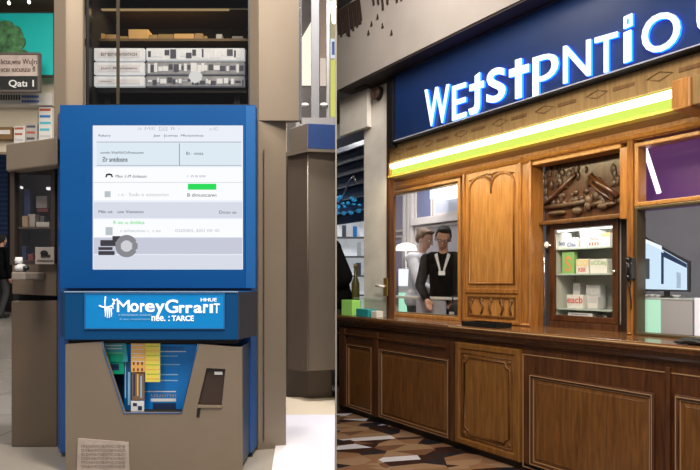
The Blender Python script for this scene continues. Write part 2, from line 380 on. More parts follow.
# ================================================================ people
SKIN = mat('skin', (.42, .22, .15), .55); SKIN2 = mat('skin_fair', (.52, .30, .22), .55)
def person_parts(J, sc=1.0):
    """J: joints in local metres. returns body mesh builder"""
    b = MB(); c = b.cap
    c(J['pel'], J['chest'], .115, .125); c(J['hipL'], J['hipR'], .10, .10); c(J['shL'], J['shR'], .055, .055)
    c(J['chest'], J['neck'], .11, .055); c(J['neck'], J['head'], .05, .05)
    for s in 'LR':
        c(J['sh'+s], J['el'+s], .047, .037); c(J['el'+s], J['wr'+s], .036, .024)
        c(J['hip'+s], J['kn'+s], .082, .052); c(J['kn'+s], J['an'+s], .052, .036)
        an = Vector(J['an'+s]); f = Vector(J['fwd']); c(an+Vector((0, 0, -.05)), an+f*.17+Vector((0, 0, -.065)), .036, .028)
        wr = Vector(J['wr'+s]); d = (wr-Vector(J['el'+s])).normalized(); sd = d.cross(Vector((0, 0, 1)))
        if sd.length < .3: sd = Vector((1, 0, 0))
        sd.normalize(); up = sd.cross(d)
        c(wr, wr+d*.07, .024, .034)
        for k in range(4):
            r = wr+d*.08+sd*(k-1.5)*.019; L = (.062, .072, .068, .05)[k]
            m = r+d*L*.55-up*.008; c(r-d*.02, m, .0095, .009, 8); c(m, m+d*L*.5-up*.022, .009, .0075, 8)
        th = wr+d*.03-sd*.028; c(th, th+d*.035-sd*.022, .012, .010, 8); c(th+d*.035-sd*.022, th+d*.06-sd*.024-up*.006, .010, .008, 8)
    h = Vector(J['head']); R = J['hrot']
    def hp(x, y, z): return h + R @ Vector((x, y, z))
    b2 = MB(); b2.ell((0, .0, .04), (.076, .094, .098)); b2.ell((0, -.028, -.025), (.058, .066, .075)); b2.ell((0, -.05, -.075), (.03, .035, .026))
    b2.cap((0, -.092, .025), (0, -.112, -.012), .010, .015, 8)
    for s in (-1, 1):
        b2.ell((s*.078, .008, .0), (.012, .022, .034), 10, 8); b2.ell((s*.03, -.078, -.008), (.02, .014, .016), 8, 6); b2.ell((s*.030, -.083, .035), (.026, .012, .008), 8, 6)
    b2.ell((0, -.088, -.048), (.024, .012, .007), 10, 6); b2.ell((0, -.086, -.06), (.02, .012, .007), 10, 6)
    b2.v = [tuple(hp(*p)) for p in b2.v]
    b.add(b2.v, b2.f, True)
    return b, hp
def build_person(label, loc, J, clothes, hair_fn, skin, fr=RF, rz=0, sc=1.0, extras=None):
    o = bpy.data.objects.new('person', None); COL.objects.link(o); o.location = fr.w(loc); o.rotation_euler = (0, 0, fr.th+rz); o.scale = (sc, sc, sc)
    tag(o, label, 'person')
    b, hp = person_parts(J)
    body = link_mesh('body', remesh(b, .0075, 5), skin, o)
    e = MB(); e2 = MB()
    for s in (-1, 1):
        e.ell(hp(s*.030, -.083, .017), (.013, .010, .010), 10, 8); e2.ell(hp(s*.030, -.0925, .017), (.006, .004, .006), 8, 6)
    link_mesh('eyes', to_mesh(e, (0, 0, 0)), WHITE, body); link_mesh('pupils', to_mesh(e2, (0, 0, 0)), BLACK, body)
    mo = MB(); mo.tube([hp(-.022, -.094, -.053), hp(0, -.1, -.055), hp(.022, -.094, -.053)], .003, 6); link_mesh('mouth', to_mesh(mo, (0, 0, 0)), mat('lips', (.30, .08, .07), .5), body)
    hr = MB(); hair_fn(hr, hp); link_mesh('hair', remesh(hr, .009, 2), hair_fn.m, o)
    for name, build, m, vox in clothes:
        cb = MB(); build(cb, J); link_mesh(name, remesh(cb, vox, 3), m, o)
    if extras: extras(o, hp, J)
    return o
def V3(x, y, z): return Vector((x, y, z))
def joints(lean=0, **kw):
    J = dict(pel=V3(0, 0, .95), chest=V3(0, -lean*.6, 1.28), neck=V3(0, -lean, 1.47), head=V3(0, -lean*1.2-.02, 1.62),
             hipL=V3(.09, 0, .92), hipR=V3(-.09, 0, .92), knL=V3(.10, -.02, .50), knR=V3(-.10, -.02, .50), anL=V3(.10, .02, .10), anR=V3(-.10, .02, .10),
             shL=V3(.185, -lean*.85, 1.40), shR=V3(-.185, -lean*.85, 1.40), elL=V3(.25, -.05, 1.12), elR=V3(-.25, -.05, 1.12),
             wrL=V3(.20, -.28, 1.06), wrR=V3(-.20, -.28, 1.06), fwd=V3(0, -1, 0), hrot=Matrix.Identity(3))
    J.update(kw); return J
def top_shirt(sleeves=True, grow=.014):
    def f(b, J):
        g = grow; c = b.cap
        c(J['pel'], J['chest'], .125+g, .135+g); c(J['shL'], J['shR'], .062+g, .062+g); c(J['chest'], (J['chest']+J['neck'])/2+V3(0, 0, .03), .12+g, .075+g)
        c(J['hipL'], J['hipR'], .108+g, .108+g)
        if sleeves:
            for s in 'LR': c(J['sh'+s], J['el'+s], .056+g, .046+g); c(J['el'+s], J['wr'+s], .045+g, .034+g)
    return f
def vest(b, J):
    g = .026; c = b.cap
    c(J['pel'], J['chest'], .125+g, .135+g); c(J['shL']*.82+J['shR']*.18, J['shR']*.82+J['shL']*.18, .064+g, .064+g); c(J['hipL'], J['hipR'], .108+g, .108+g)
    c(J['chest'], (J['chest']+J['neck'])/2, .125+g, .07+g)
def trousers(b, J):
    c = b.cap; c(J['hipL'], J['hipR'], .112, .112)
    for s in 'LR': c(J['hip'+s], J['kn'+s], .098, .068); c(J['kn'+s], J['an'+s]+V3(0, 0, -.02), .068, .056)
def shoes(b, J):
    for s in 'LR': c = J['an'+s]; b.cap(c+V3(0, .02, -.058), c+J['fwd']*.18+V3(0, 0, -.066), .042, .034)
def hair_short(b, hp):
    b.ell((0, 0, 0), (.001, .001, .001), 4, 3)
    q = MB(); q.ell((0, .022, .062), (.084, .094, .090)); q.ell((0, -.045, .112), (.062, .042, .030)); q.ell((0, .07, .01), (.066, .045, .07))
    for s in (-1, 1): q.ell((s*.074, .03, .03), (.016, .045, .05))
    b.v = []; b.f = []; b.sm = []; b.add([tuple(hp(*p)) for p in q.v], q.f, True)
def mk_hair(m, tuft=False):
    def f(b, hp):
        hair_short(b, hp)
        if tuft:
            q = MB()
            for k in range(7): q.ell((-.05+k*.017, -.075+.01*abs(k-3), .115+random.uniform(-.01, .012)), (.016, .03, .022), 8, 6)
            b.add([tuple(hp(*p)) for p in q.v], q.f, True)
    f.m = m; return f
HB = mat('brown_hair', (.09, .045, .02), .7, noise=.4, scale=60); HK = mat('black_hair', (.006, .004, .004), .9, noise=.3, scale=60)
SHIRTW = mat('white_shirt', (.55, .55, .58), .8, noise=.12, scale=14); BLK = mat('black_cloth', (.004, .004, .005), .95, spec=.08, noise=.2, scale=12)
TROU = mat('charcoal_cloth', (.03, .03, .035), .85)
def Rx(a, b=0, c=0): return (Matrix.Rotation(c, 3, 'Z') @ Matrix.Rotation(b, 3, 'Y') @ Matrix.Rotation(a, 3, 'X'))

# ================================================================ LEFT: small stand
def pl2(x, Y): return (LX(x, Y), Y)
A, Bq = pl2(6.5, 2.86), pl2(59, 2.74)
def quadbox(m, xa, xb, ya0, ya1, Ya, yb0, yb1, Yb, dep=.3, off=0):
    """solid whose front face is given by pixel corners on the stand's tilted front"""
    p = [PL(xa, ya1, Ya), PL(xb, yb1, Yb), PL(xb, yb0, Yb), PL(xa, ya0, Ya)]
    p = [(q[0], q[1]+off, q[2]) for q in p]; p[3] = (p[0][0], p[0][1], p[3][2]); return m.quadp(p, (-.02, dep, 0))
t = Thing('display_stand', 'narrow taupe metal stand with dark display window left of the blue kiosk', 'display stand', (LX(33, 2.9), 2.95, ZF))
SY = 600*(EYE-ZF)/(447-HY)
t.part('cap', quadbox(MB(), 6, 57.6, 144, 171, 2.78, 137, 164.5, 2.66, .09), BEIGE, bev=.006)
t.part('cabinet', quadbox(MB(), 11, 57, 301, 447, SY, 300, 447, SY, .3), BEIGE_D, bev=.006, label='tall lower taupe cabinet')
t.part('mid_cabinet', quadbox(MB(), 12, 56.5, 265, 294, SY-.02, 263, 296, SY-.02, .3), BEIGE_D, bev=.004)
t.part('gap', quadbox(MB(), 13, 56, 293, 302, SY+.05, 293, 302, SY+.05, .2), BLACKM)
sx0, sx1 = LX(12, SY), LX(57, SY)
t.part('shadow_box', MB().box(sx0+.02, sx1-.02, SY+.12, SY+.3, LZ(264, SY), LZ(160, SY)), mat('box_brown', (.045, .035, .03), .6))
t.part('window_frame', MB().frame(sx0, sx1, LZ(265, SY), LZ(166, SY), .022, SY-.02, SY+.13), mat('brown_black', (.04, .028, .022), .4), bev=.003)
t.part('glass', MB().box(sx0+.02, sx1-.02, SY, SY+.004, LZ(262, SY), LZ(170, SY)), GLASS)
t.part('shelf', MB().box(sx0+.02, sx1-.02, SY+.01, SY+.12, LZ(227, SY)-.006, LZ(227, SY)), mat('shelf_brown', (.10, .07, .05), .5))
def lbox(x0, x1, y0, y1, Y, d, m, name, label, cat, group=None, bev=.002):
    return solo(name, MB().box(LX(x0, Y), LX(x1, Y), Y, Y+d, LZ(y1, Y), LZ(y0, Y)), m, label, cat, group=group, bev=bev)
g = 'goods in the stand window'
lbox(13.5, 21, 186, 188.4, SY+.03, .02, emis('dim_lamp', (1, .98, .95), 1.0), 'strip_lamp', 'tiny strip lamp at upper left inside the stand window', 'lamp')
lbox(46, 51, 187, 189.6, SY+.03, .02, emis('dim_lamp', (1, .98, .95), 1.0), 'strip_lamp', 'tiny strip lamp at upper right inside the stand window', 'lamp')
NB = mat('navy_pack', (.015, .03, .09), .5); PP = mat('pale_pack', (.35, .30, .27), .6); RP = mat('red_pack', (.20, .04, .04), .6)
lbox(24, 30, 189, 226.9, SY+.05, .04, NB, 'folder', 'dark navy upright folder on the stand window shelf', 'folder', g)
lbox(14, 22, 196, 226.9, SY+.06, .04, mat('grey_pack', (.10, .10, .10), .6), 'folder', 'dark grey upright folder at the left of the stand shelf', 'folder', g)
lbox(36, 47, 196, 208, SY+.08, .03, PP, 'hanging_card', 'pale card hanging behind the stand glass', 'card')
lbox(37, 48, 208.5, 212, SY+.08, .03, RP, 'hanging_card', 'dark red strip card below the pale hanging card', 'card')
lbox(28, 35, 214, 226.9, SY+.03, .04, PP, 'small_box', 'pale small box in the middle of the stand shelf', 'box', g)
lbox(36, 49, 222, 226.9, SY+.03, .04, mat('tray_pale', (.5, .45, .4), .5), 'small_tray', 'pale flat tray at the right of the stand shelf', 'tray', g)
lbox(35, 54, 247, 264.3, SY-.055, .012, PP, 'card_sign', 'small pale card sign with black picture leaning on the stand window', 'sign')
for i, (a, b, c_, m_, lb) in enumerate(((15, 20, 252, PP, 'small pale box at left on the stand window floor'), (21.5, 26, 246, NB, 'tall navy box on the stand window floor'), (27.5, 33, 254, RP, 'low dark red box on the stand window floor'), (22, 27.5, 216, mat('tan_pack2', (.3, .2, .12), .6), 'tan box in front of the navy folder on the stand shelf'), (40, 44, 216, mat('grey_pack', (.10, .10, .10), .6), 'grey box behind the pale tray on the stand shelf'))):
    lbox(a, b, c_, 226.9 if c_ < 230 else 264, SY+(.012 if i == 3 else .075 if i == 4 else .03), .02 if i == 3 else .04, m_, 'small_box', lb, 'box', g)
t2 = solo('picture_mark', MB().box(LX(41, SY-.06), LX(49, SY-.06), SY-.062, SY-.057, LZ(257, SY-.06), LZ(250, SY-.06)), BLACKM, 'black picture on the small pale card sign', 'picture')
bpy.data.objects.remove(t2)
cs = [o for o in COL.objects if o.name == 'card_sign'][0]
struct_part('picture', MB().ell((LX(44, SY-.058), SY-.057, LZ(253, SY-.058)), (.018, .004, .012)).box(LX(41, SY-.058), LX(50, SY-.058), SY-.060, SY-.055, LZ(257, SY-.058), LZ(255, SY-.058)), BLACKM, cs)
struct_part('caption', MB().box(LX(37, SY-.058), LX(53, SY-.058), SY-.060, SY-.055, LZ(261, SY-.058), LZ(260, SY-.058)), BEIGE_D, cs)
Yp = SY-.2
t = Thing('card_printer', 'small grey card printer on the front of the narrow stand', 'printer', (LX(17, Yp), Yp, LZ(281, Yp)))
t.part('body', MB().box(LX(11, Yp), LX(25, Yp), Yp, SY-.02, LZ(280, Yp), LZ(272, Yp)), mat('printer_grey', (.22, .19, .16), .5), bev=.006)
t.part('lid', MB().ell((LX(15, Yp), Yp+.05, LZ(268, Yp)), (.022, .04, .02)), LGREY)
t.part('roll', MB().lathe((LX(12.5, Yp), Yp+.05, LZ(260, Yp)), [(.014, -.014), (.017, 0), (.014, .014)], 14), WHITE)
t.part('handle', MB().tube([(LX(12, Yp), Yp+.05, LZ(271, Yp)), (LX(12.2, Yp), Yp+.05, LZ(262, Yp))], .005), GREY)
t.part('knob', MB().ell((LX(21, Yp), Yp+.04, LZ(268, Yp)), (.014, .014, .012)), BLACK)

# walking person at left edge
J = joints(wrL=V3(.24, -.06, .88), wrR=V3(-.24, .02, .88), elL=V3(.25, .02, 1.14), elR=V3(-.25, .04, 1.14), knL=V3(.1, -.1, .5), anL=V3(.1, -.12, .10), anR=V3(-.1, .14, .10))
build_person('person in black coat and trousers walking beyond the narrow taupe stand', (LX(1, 12.6), 12.6, ZF), J,
    [('coat', top_shirt(True, .03), BLK, .014), ('trousers', trousers, TROU, .014), ('shoes', shoes, BLACK, .01)], mk_hair(HK), SKIN, fr=LF, rz=2.9)

# ================================================================ LEFT: housing and kiosk
HYd = 2.78
t = Thing('display_tower', 'tall taupe metal tower with black glass showcase above the blue kiosk', 'tower', (LX(175, HYd), HYd+.2, ZF))
zt = LZ(-60, HYd)
hd = MB()
# left post: light outer strip and darker recessed strip
hd.prism_z([pl2(54, HYd), pl2(66, HYd-.02), pl2(66, HYd+.5), pl2(54, HYd+.5)], LZ(139, HYd), zt)
hd.prism_z([pl2(60, HYd+.02), pl2(66, HYd), pl2(66, HYd+.5), pl2(60, HYd+.5)], ZF, LZ(139, HYd))
t.part('corner_post', hd, BEIGE_L, bev=.003, label='lighter outer strip')
t.part('side_panel', MB().prism_z([pl2(66, HYd-.005), pl2(85, HYd+.05), pl2(85, HYd+.5), pl2(66, HYd+.5)], LZ(105, HYd), zt), BEIGE)
t.part('corner_post', MB().prism_z([pl2(249.5, HYd+.02), pl2(258, HYd-.02), pl2(258, HYd+.5), pl2(249.5, HYd+.5)], ZF, zt), BEIGE_L, bev=.003, label='lighter strip beside showcase')
t.part('side_panel', MB().prism_z([pl2(258.3, HYd-.01), pl2(286, HYd+.03), pl2(286, HYd+.25), pl2(258.3, HYd+.3)], ZF, LZ(121, HYd)), BEIGE)
t.part('side_panel', MB().prism_z([pl2(258.3, HYd-.01), pl2(299.2, HYd-.01), pl2(299.2, HYd+.02), pl2(286, HYd+.03), pl2(286, HYd+.45), pl2(258.3, HYd+.45)], LZ(121, HYd), zt), BEIGE)
t.part('edge_trim', MB().box(LX(299.2, HYd), LX(301, HYd), HYd-.012, HYd+.05, LZ(121, HYd), zt), CHROME)
t.part('seam', MB().box(LX(264, HYd), LX(264.5, HYd), HYd-.012, HYd, LZ(440, HYd), LZ(150, HYd)), BEIGE_D)
bk = MB()
bk.box(LX(66, HYd), LX(250, HYd), HYd+.42, HYd+.5, ZF, zt)
t.part('back_panel', bk, BLACKM)
t.part('base', MB().box(LX(70, HYd), LX(249, HYd), HYd+.02, HYd+.42, ZF, LZ(106, HYd)-.01), BLACKM)
t.part('showcase_side', MB().box(LX(84, HYd)-.02, LX(84, HYd), HYd+.06, HYd+.42, LZ(105, HYd), zt), BLACKM)
t.part('showcase_side', MB().box(LX(250.2, HYd), LX(250.2, HYd)+.02, HYd+.06, HYd+.42, LZ(105, HYd), zt), BLACKM)
t.part('showcase_roof', MB().box(LX(85, HYd), LX(250, HYd), HYd+.06, HYd+.42, zt-.03, zt), BLACKM)
t.part('showcase_frame', MB().frame(LX(84.5, HYd), LX(250, HYd), LZ(105.5, HYd), zt, .012, HYd+.02, HYd+.05), BLACK)
t.part('showcase_glass', MB().box(LX(85, HYd), LX(250, HYd), HYd+.034, HYd+.038, LZ(104, HYd), zt-.02), glass('smoked_glass', (.80, .79, .77), .6))
t.part('glass_joint', MB().box(LX(113, HYd), LX(116, HYd), HYd+.04, HYd+.046, LZ(104, HYd), zt-.02), mat('joint', (.12, .10, .07), .4))
Y = HYd+.22
t.part('shelf', MB().box(LX(84, Y), LX(252, Y), Y-.05, Y+.2, LZ(42.5, Y)-.012, LZ(42.5, Y)), mat('gold_shelf', (.16, .10, .045), .4))
t.part('shelf', MB().box(LX(84, Y), LX(252, Y), Y-.02, Y+.2, LZ(10, Y)-.008, LZ(10, Y)), mat('dim_shelf', (.05, .035, .018), .5))
GB = [mat('gold_pack', (.75, .48, .18), .5), mat('tan_pack', (.42, .27, .12), .5), mat('ochre_pack', (.35, .24, .08), .5)]
area('shelf_fill', (LX(165, Y), Y-.02, LZ(13, Y)), (LX(165, Y), Y+.02, LZ(42, Y)), .55, 1.0, (1, .72, .35), .03)  # warm light added to brighten the gold boxes
t.part('shelf_fill_tube', MB().box(LX(100, Y), LX(230, Y), Y-.03, Y-.015, LZ(12.4, Y), LZ(11.3, Y)), emis('warm_fill_glow', (1, .7, .35), .5))  # glowing tube added to go with the warm fill
xx = 96; k = 0
while xx < 205:
    w = random.choice((8, 11, 15, 20)); h = random.uniform(5.5, 9.5)
    if 106 < xx < 116: xx = 121
    if 120 < xx < 140 and k < 6 : h = 13 if 127 < xx < 141 else h
    lbox(xx, min(xx+w, 207), 42.3-h, 42.3, Y-.03, .09, GB[k % 3], 'gold_box', ['first','second','third','fourth','fifth','sixth','seventh','eighth','ninth','tenth','eleventh','twelfth','thirteenth'][k]+' box from the left on the golden shelf of the tower, '+['gold', 'tan', 'ochre'][k % 3], 'box', 'gold boxes on the tower shelf')
    xx += w+.8; k += 1
lbox(216, 222, 34, 42.3, Y-.03, .06, LGREY, 'small_jar', 'small grey jar at the right of the golden shelf', 'jar')
lbox(232, 243, 36, 42.3, Y-.03, .06, GREY, 'small_case', 'dim grey case at the far right of the golden shelf', 'case')
# white drawer unit
Y = HYd+.12
t = Thing('drawer_unit', 'white three-tier lit unit of labelled drawers inside the black showcase', 'drawer unit', (LX(170, Y), Y+.1, LZ(105, HYd)))
DW = mat('drawer_white', (.60, .61, .64), .4, emit=(.9, .95, 1), es=.62, noise=.12, scale=25); DG = mat('drawer_grey', (.30, .31, .33), .4, emit=(.8, .85, 1), es=.16, noise=.3, scale=30)  # emission brightens the drawer fronts in place of light falling on them
t.part('body', MB().box(LX(90, Y), LX(246, Y), Y+.01, Y+.2, LZ(92, Y), LZ(49, Y)), BLACK)
t.part('stand_leg', MB().box(LX(100, Y), LX(106, Y), Y+.05, Y+.15, LZ(105, HYd)+.002, LZ(92, Y)), BLACK)
t.part('stand_leg', MB().box(LX(232, Y), LX(238, Y), Y+.05, Y+.15, LZ(105, HYd)+.002, LZ(92, Y)), BLACK)
for (a, b) in ((49, 61), (63, 75), (77, 87)):
    d = t.part('drawer', MB().box(LX(95, Y), LX(145, Y), Y-.012, Y+.01, LZ(b, Y), LZ(a, Y)), DW, bev=.002)
    t.part('label_plate', MB().box(LX(99, Y), LX(141, Y), Y-.015, Y-.012, LZ(b-2.5, Y), LZ(a+3, Y)), mat('plate_w', (.72, .70, .72), .5, emit=(.85, .85, .95), es=.40), parent=d)
    t.part('lettering', fit_text({49: 'erenmıonoı', 63: 'Jurı Bıunsıanı', 77: 'mnıı'}[a], rect(LX(102, Y), LX(138 if a < 77 else 112, Y), LZ(b-4, Y), LZ(a+5, Y)), Y-.0152, 0, .001), mat('ink_grey', (.16, .15, .18), .6), parent=d)
    d = t.part('drawer', MB().box(LX(147, Y), LX(245, Y), Y-.012, Y+.01, LZ(b, Y), LZ(a, Y)), DW if a == 49 else DG, bev=.002)
    q = MB(); q2 = MB()
    x = 149
    while x < 243:
        w = random.uniform(1.5, 6); (q if random.random() < .55 else q2).box(LX(x, Y), LX(min(x+w, 244), Y), Y-.015, Y-.012, LZ(b-random.uniform(1, 5), Y), LZ(a+random.uniform(1, 5), Y)); x += w+random.uniform(.3, 1.5)
    t.part('bright_marks', q, mat('mark_w', (.75, .77, .8), .4, emit=(.85, .9, 1), es=.45), parent=d); t.part('dark_marks', q2, mat('mark_d', (.10, .11, .17), .4), parent=d)
for yy in (52, 67, 81):
    t.part('knob', MB().ell((LX(91.5, Y), Y, LZ(yy, Y)), (.007, .01, .008)), mat('knob_bright', (.85, .85, .85), .2, emit=(1, 1, 1), es=.3))
t.part('lamp', MB().ell((LX(196, Y), Y-.008, LZ(78, Y)), (.034, .012, .036)), emis('case_lamp', (1, 1, 1), 1.1))

# --- kiosk
KY = 2.6
t = Thing('kiosk', 'blue self-service kiosk with glowing screen, lettered header and taupe lower front', 'kiosk', (LX(155, KY), KY+.08, ZF))
kb = plate([rect(LX(60, KY), LX(255.5, KY), LZ(288, KY), LZ(105, KY)), rect(LX(92, KY), LX(243, KY), LZ(269.5, KY), LZ(125, KY))], KY, KY+.05)
t.part('screen_surround', kb, BLUE, bev=.003)
t.part('bezel_edge', MB().box(LX(246, KY), LX(255.5, KY), KY-.003, KY-.0005, LZ(288, KY), LZ(106, KY)), BLUE_L, label='lighter blue edge strip')
t.part('housing', MB().prism_z([pl2(60.5, KY+.05), pl2(251, KY+.05), pl2(257, HYd-.03), pl2(57.5, HYd-.03)], ZF+.02, LZ(106, KY)), mat('kiosk_body_blue', (.01, .09, .33), .35), bev=.003, label='blue body behind the front')
t.part('housing_foot', MB().box(LX(66, KY), LX(250, KY), KY+.06, HYd-.03, ZF, ZF+.02), BLACK)
scr = t.part('screen', MB().box(LX(92, KY), LX(243, KY), KY+.008, KY+.02, LZ(269.5, KY), LZ(125, KY)), emis('screen_white', (.88, .92, 1.0), .95))
SC = KY+.0075
def sp(name, x0, x1, y0, y1, m, d=.0010): t.part(name, MB().box(LX(x0, KY), LX(x1, KY), SC-d, SC, LZ(y1, KY), LZ(y0, KY)), m, parent=scr)
def st(txt, x0, x1, y0, y1, m, bold=0): t.part('screen_text', fit_text(txt, rect(LX(x0, KY), LX(x1, KY), LZ(y1, KY), LZ(y0, KY)), SC-.0012, bold, .0006), m, parent=scr)
E1 = emis('ui_blue_pale', (.80, .90, .98), .92); E2 = emis('ui_lilac', (.76, .80, .90), .9); E3 = emis('ui_white', (.97, .98, 1), 1.0); E4 = emis('ui_lilac_dark', (.66, .68, .80), .88)
EG = emis('ui_green', (.03, .80, .12), .9); ED = emis('ui_dark', (.10, .12, .18), .6); EM = emis('ui_grey', (.40, .43, .50), .7); EB = emis('ui_black', (.02, .02, .03), .5); EL = emis('ui_light', (.55, .60, .66), .9)
sp('screen_band', 96, 241, 142, 165, E1); sp('screen_band', 93, 242, 167, 200, E3); sp('screen_band', 93, 242, 202, 218, E2); sp('screen_band', 93, 242, 219, 237, E3)
sp('screen_band', 93, 242, 237.5, 254, E4); sp('screen_band', 93, 242, 255, 269, E2)
sp('screen_line', 178.6, 179.4, 143, 165, EM, .0015); sp('screen_line', 96, 241, 141.4, 142, EM, .0015); sp('screen_line', 96, 241, 165, 165.5, EM, .0015); sp('screen_line', 93, 242, 182, 182.4, EL, .0015)
st('ɔ MƐ ᴐ R -', 137, 180, 126.5, 130.5, EL); st('cƐ', 209, 218, 127, 130, EL)
st('Rekaıry', 98, 110, 134, 137, ED); st('Jıaıı · Jcomıaı  Mkııanomıaı', 153, 203, 134, 137, ED)
st('ıııvmhı WaıMıhCnFmanaomı', 100, 143, 151, 153.5, ED); st('Ƨr sntdosns', 102, 127, 156.5, 161.5, EB, .01); st('Bt · ıoosa', 186, 203, 151.5, 154.5, ED)
st('Mkıv. ıl ıM dmkaıoın', 115, 146, 174.5, 177.5, ED); st('ı  ın ııı unıı', 187, 205, 175, 177, EM)
sp('green_field', 187.5, 216, 183.5, 189.5, EG, .0016); st('B dmuıscaıwı', 187, 216, 193, 196.5, ED)
st('ı ıt · Sudıı o xooııomııı', 118, 168, 192.5, 196, EL); st('Mtkı ıut', 98, 112, 210, 213, ED); st('uısı Vııınıınoı', 117, 143, 210, 213, ED); st('Dooıı ıaı', 219, 236, 210.5, 213.5, ED)
st('R ııın uı dmbkıa', 113, 144, 220.5, 224, EG); st('ıı anhıaumıac ı,  ıı oıı', 120, 160, 229, 232.5, EL); st('ıcuoıaııı, aııcı ıoı ıcı', 175, 219, 229, 232.5, EL)
sp('screen_icon', 104, 110, 191, 197, EL, .0015); sp('screen_icon', 105, 112, 227, 235, EL, .0015)
q = MB(); q.tube([(LX(105.5, KY), SC-.001, LZ(177, KY)), (LX(106, KY), SC-.001, LZ(174.6, KY)), (LX(108.5, KY), SC-.001, LZ(174, KY)), (LX(111, KY), SC-.001, LZ(174.6, KY)), (LX(111.6, KY), SC-.001, LZ(177, KY))], .004, 8)
t.part('phone_icon', q, EB, parent=scr)
q = MB(); q.tube([(LX(126+8.5*math.cos(a), KY), SC-.001, LZ(246+8.5*math.sin(a), KY)) for a in [k*math.pi/12 for k in range(24)]], .012, 8, close=True)
t.part('round_icon', q, emis('icon_grey', (.42, .42, .46), .6), parent=scr)
t.part('round_icon', MB().lathe((LX(126, KY), SC-.002, LZ(246, KY)), [(.024, .0), (.024, .003)], 20, 'y'), emis('icon_light', (.75, .75, .8), .85), parent=scr)
t.part('flag_icon', MB().box(LX(100, KY), LX(115, KY), SC-.004, SC, LZ(246, KY), LZ(240, KY)).box(LX(98, KY), LX(112, KY), SC-.004, SC, LZ(250, KY), LZ(247, KY)).box(LX(98, KY), LX(114, KY), SC-.004, SC, LZ(255, KY), LZ(251, KY)).box(LX(112, KY), LX(120, KY), SC-.003, SC, LZ(242, KY), LZ(236, KY)), emis('icon_dark', (.10, .09, .11), .6), parent=scr)
# header
hy = 2.44
t.part('header', MB().prism_z([pl2(64.5, hy), pl2(238, hy), pl2(255.5, KY+.02), pl2(60.5, KY+.02)], LZ(340, hy), LZ(291.5, hy)), NAVY, bev=.004, label='navy header box')
t.part('header_trim', MB().box(LX(64.5, hy), LX(238, hy), hy-.003, hy+.002, LZ(292.3, hy), LZ(291.3, hy)), mat('trim_light', (.35, .45, .6), .3))
t.part('header_underside', MB().box(LX(66, hy), LX(236, hy), hy+.02, KY, LZ(344, hy), LZ(340, hy)), BLACKM)
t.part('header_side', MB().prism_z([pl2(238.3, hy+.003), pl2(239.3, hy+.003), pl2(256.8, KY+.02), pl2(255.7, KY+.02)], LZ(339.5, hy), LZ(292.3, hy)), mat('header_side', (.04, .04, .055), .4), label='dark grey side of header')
pn = t.part('header_sign', MB().box(LX(86, hy), LX(224, hy), hy-.003, hy+.005, LZ(328, hy), LZ(293.5, hy)), mat('header_cyan', (.0, .20, .55), .35, emit=(.0, .26, .62), es=.22))
t.part('header_sign_rim', MB().frame(LX(85, hy), LX(225, hy), LZ(329, hy), LZ(293, hy), .004, hy-.006, hy+.001), mat('rim_blue', (.02, .15, .40), .4), parent=pn)
EW = mat('sign_white', (.85, .85, .85), .4, emit=(1, 1, 1), es=.55)
HS = hy-.0035
def ht(txt, x0, x1, y0, y1, bold=.01, m=EW, nm='lettering'): t.part(nm, fit_text(txt, rect(LX(x0, hy), LX(x1, hy), LZ(y1, hy), LZ(y0, hy)), HS, bold, .002), m, parent=pn)
ht('M', 117.5, 130, 300, 312, .0); ht('o', 130.5, 139, 303, 312, .02); ht('r', 140.5, 145, 303, 312, .03); ht('e', 145.5, 155, 303, 312, .02); ht('y', 155.5, 165, 303.5, 317, .02)
ht('G', 165.5, 178.5, 299.5, 313, .015); ht('r', 179.5, 185, 305, 313, .03); ht('r', 186, 193, 305, 313, .03); ht('a', 194, 202.5, 305, 313, .02); ht('r', 203.5, 208.5, 304, 313, .03); ht('ı', 210, 213, 304, 313, .03); ht('T', 214, 220, 303.5, 313, .008)
ht('HHUE', 201, 217, 298, 301.5, .01); ht('nee. :', 152, 170, 316, 321, .01); ht('TARCE', 172, 194, 315.5, 321, .02)
ht('ıı·nııoıaoıııoı ııııaaıocı', 119, 152, 314, 316, 0, mat('pale_cyan', (.3, .6, .85), .5)); ht('S ııuı noıomıııoı', 120, 150, 318, 320, 0, mat('pale_cyan', (.3, .6, .85), .5))
lg = MB()
def hq(x, y): return (LX(x, hy), HS-.001, LZ(y, hy))
lg.tube([hq(106, 296.5), hq(105.3, 302), hq(105.5, 307.5)], .0026, 8); lg.tube([hq(99.5, 305.5), hq(103, 307), hq(108, 307.5), hq(112, 306), hq(115, 303)], .003, 8)
lg.tube([hq(113, 299), hq(114.5, 301), hq(113, 305), hq(113.5, 309)], .003, 8); lg.tube([hq(113, 299), hq(116, 300.5), hq(118, 298.5)], .002, 8)
for a in (105.5, 107.5, 109.5, 111.5): lg.tube([hq(a, 308), hq(a+.4, 314), hq(a+.2, 318.5-abs(a-108.5)*.6)], .0022, 8)
t.part('hand_emblem', lg, EW, parent=pn)
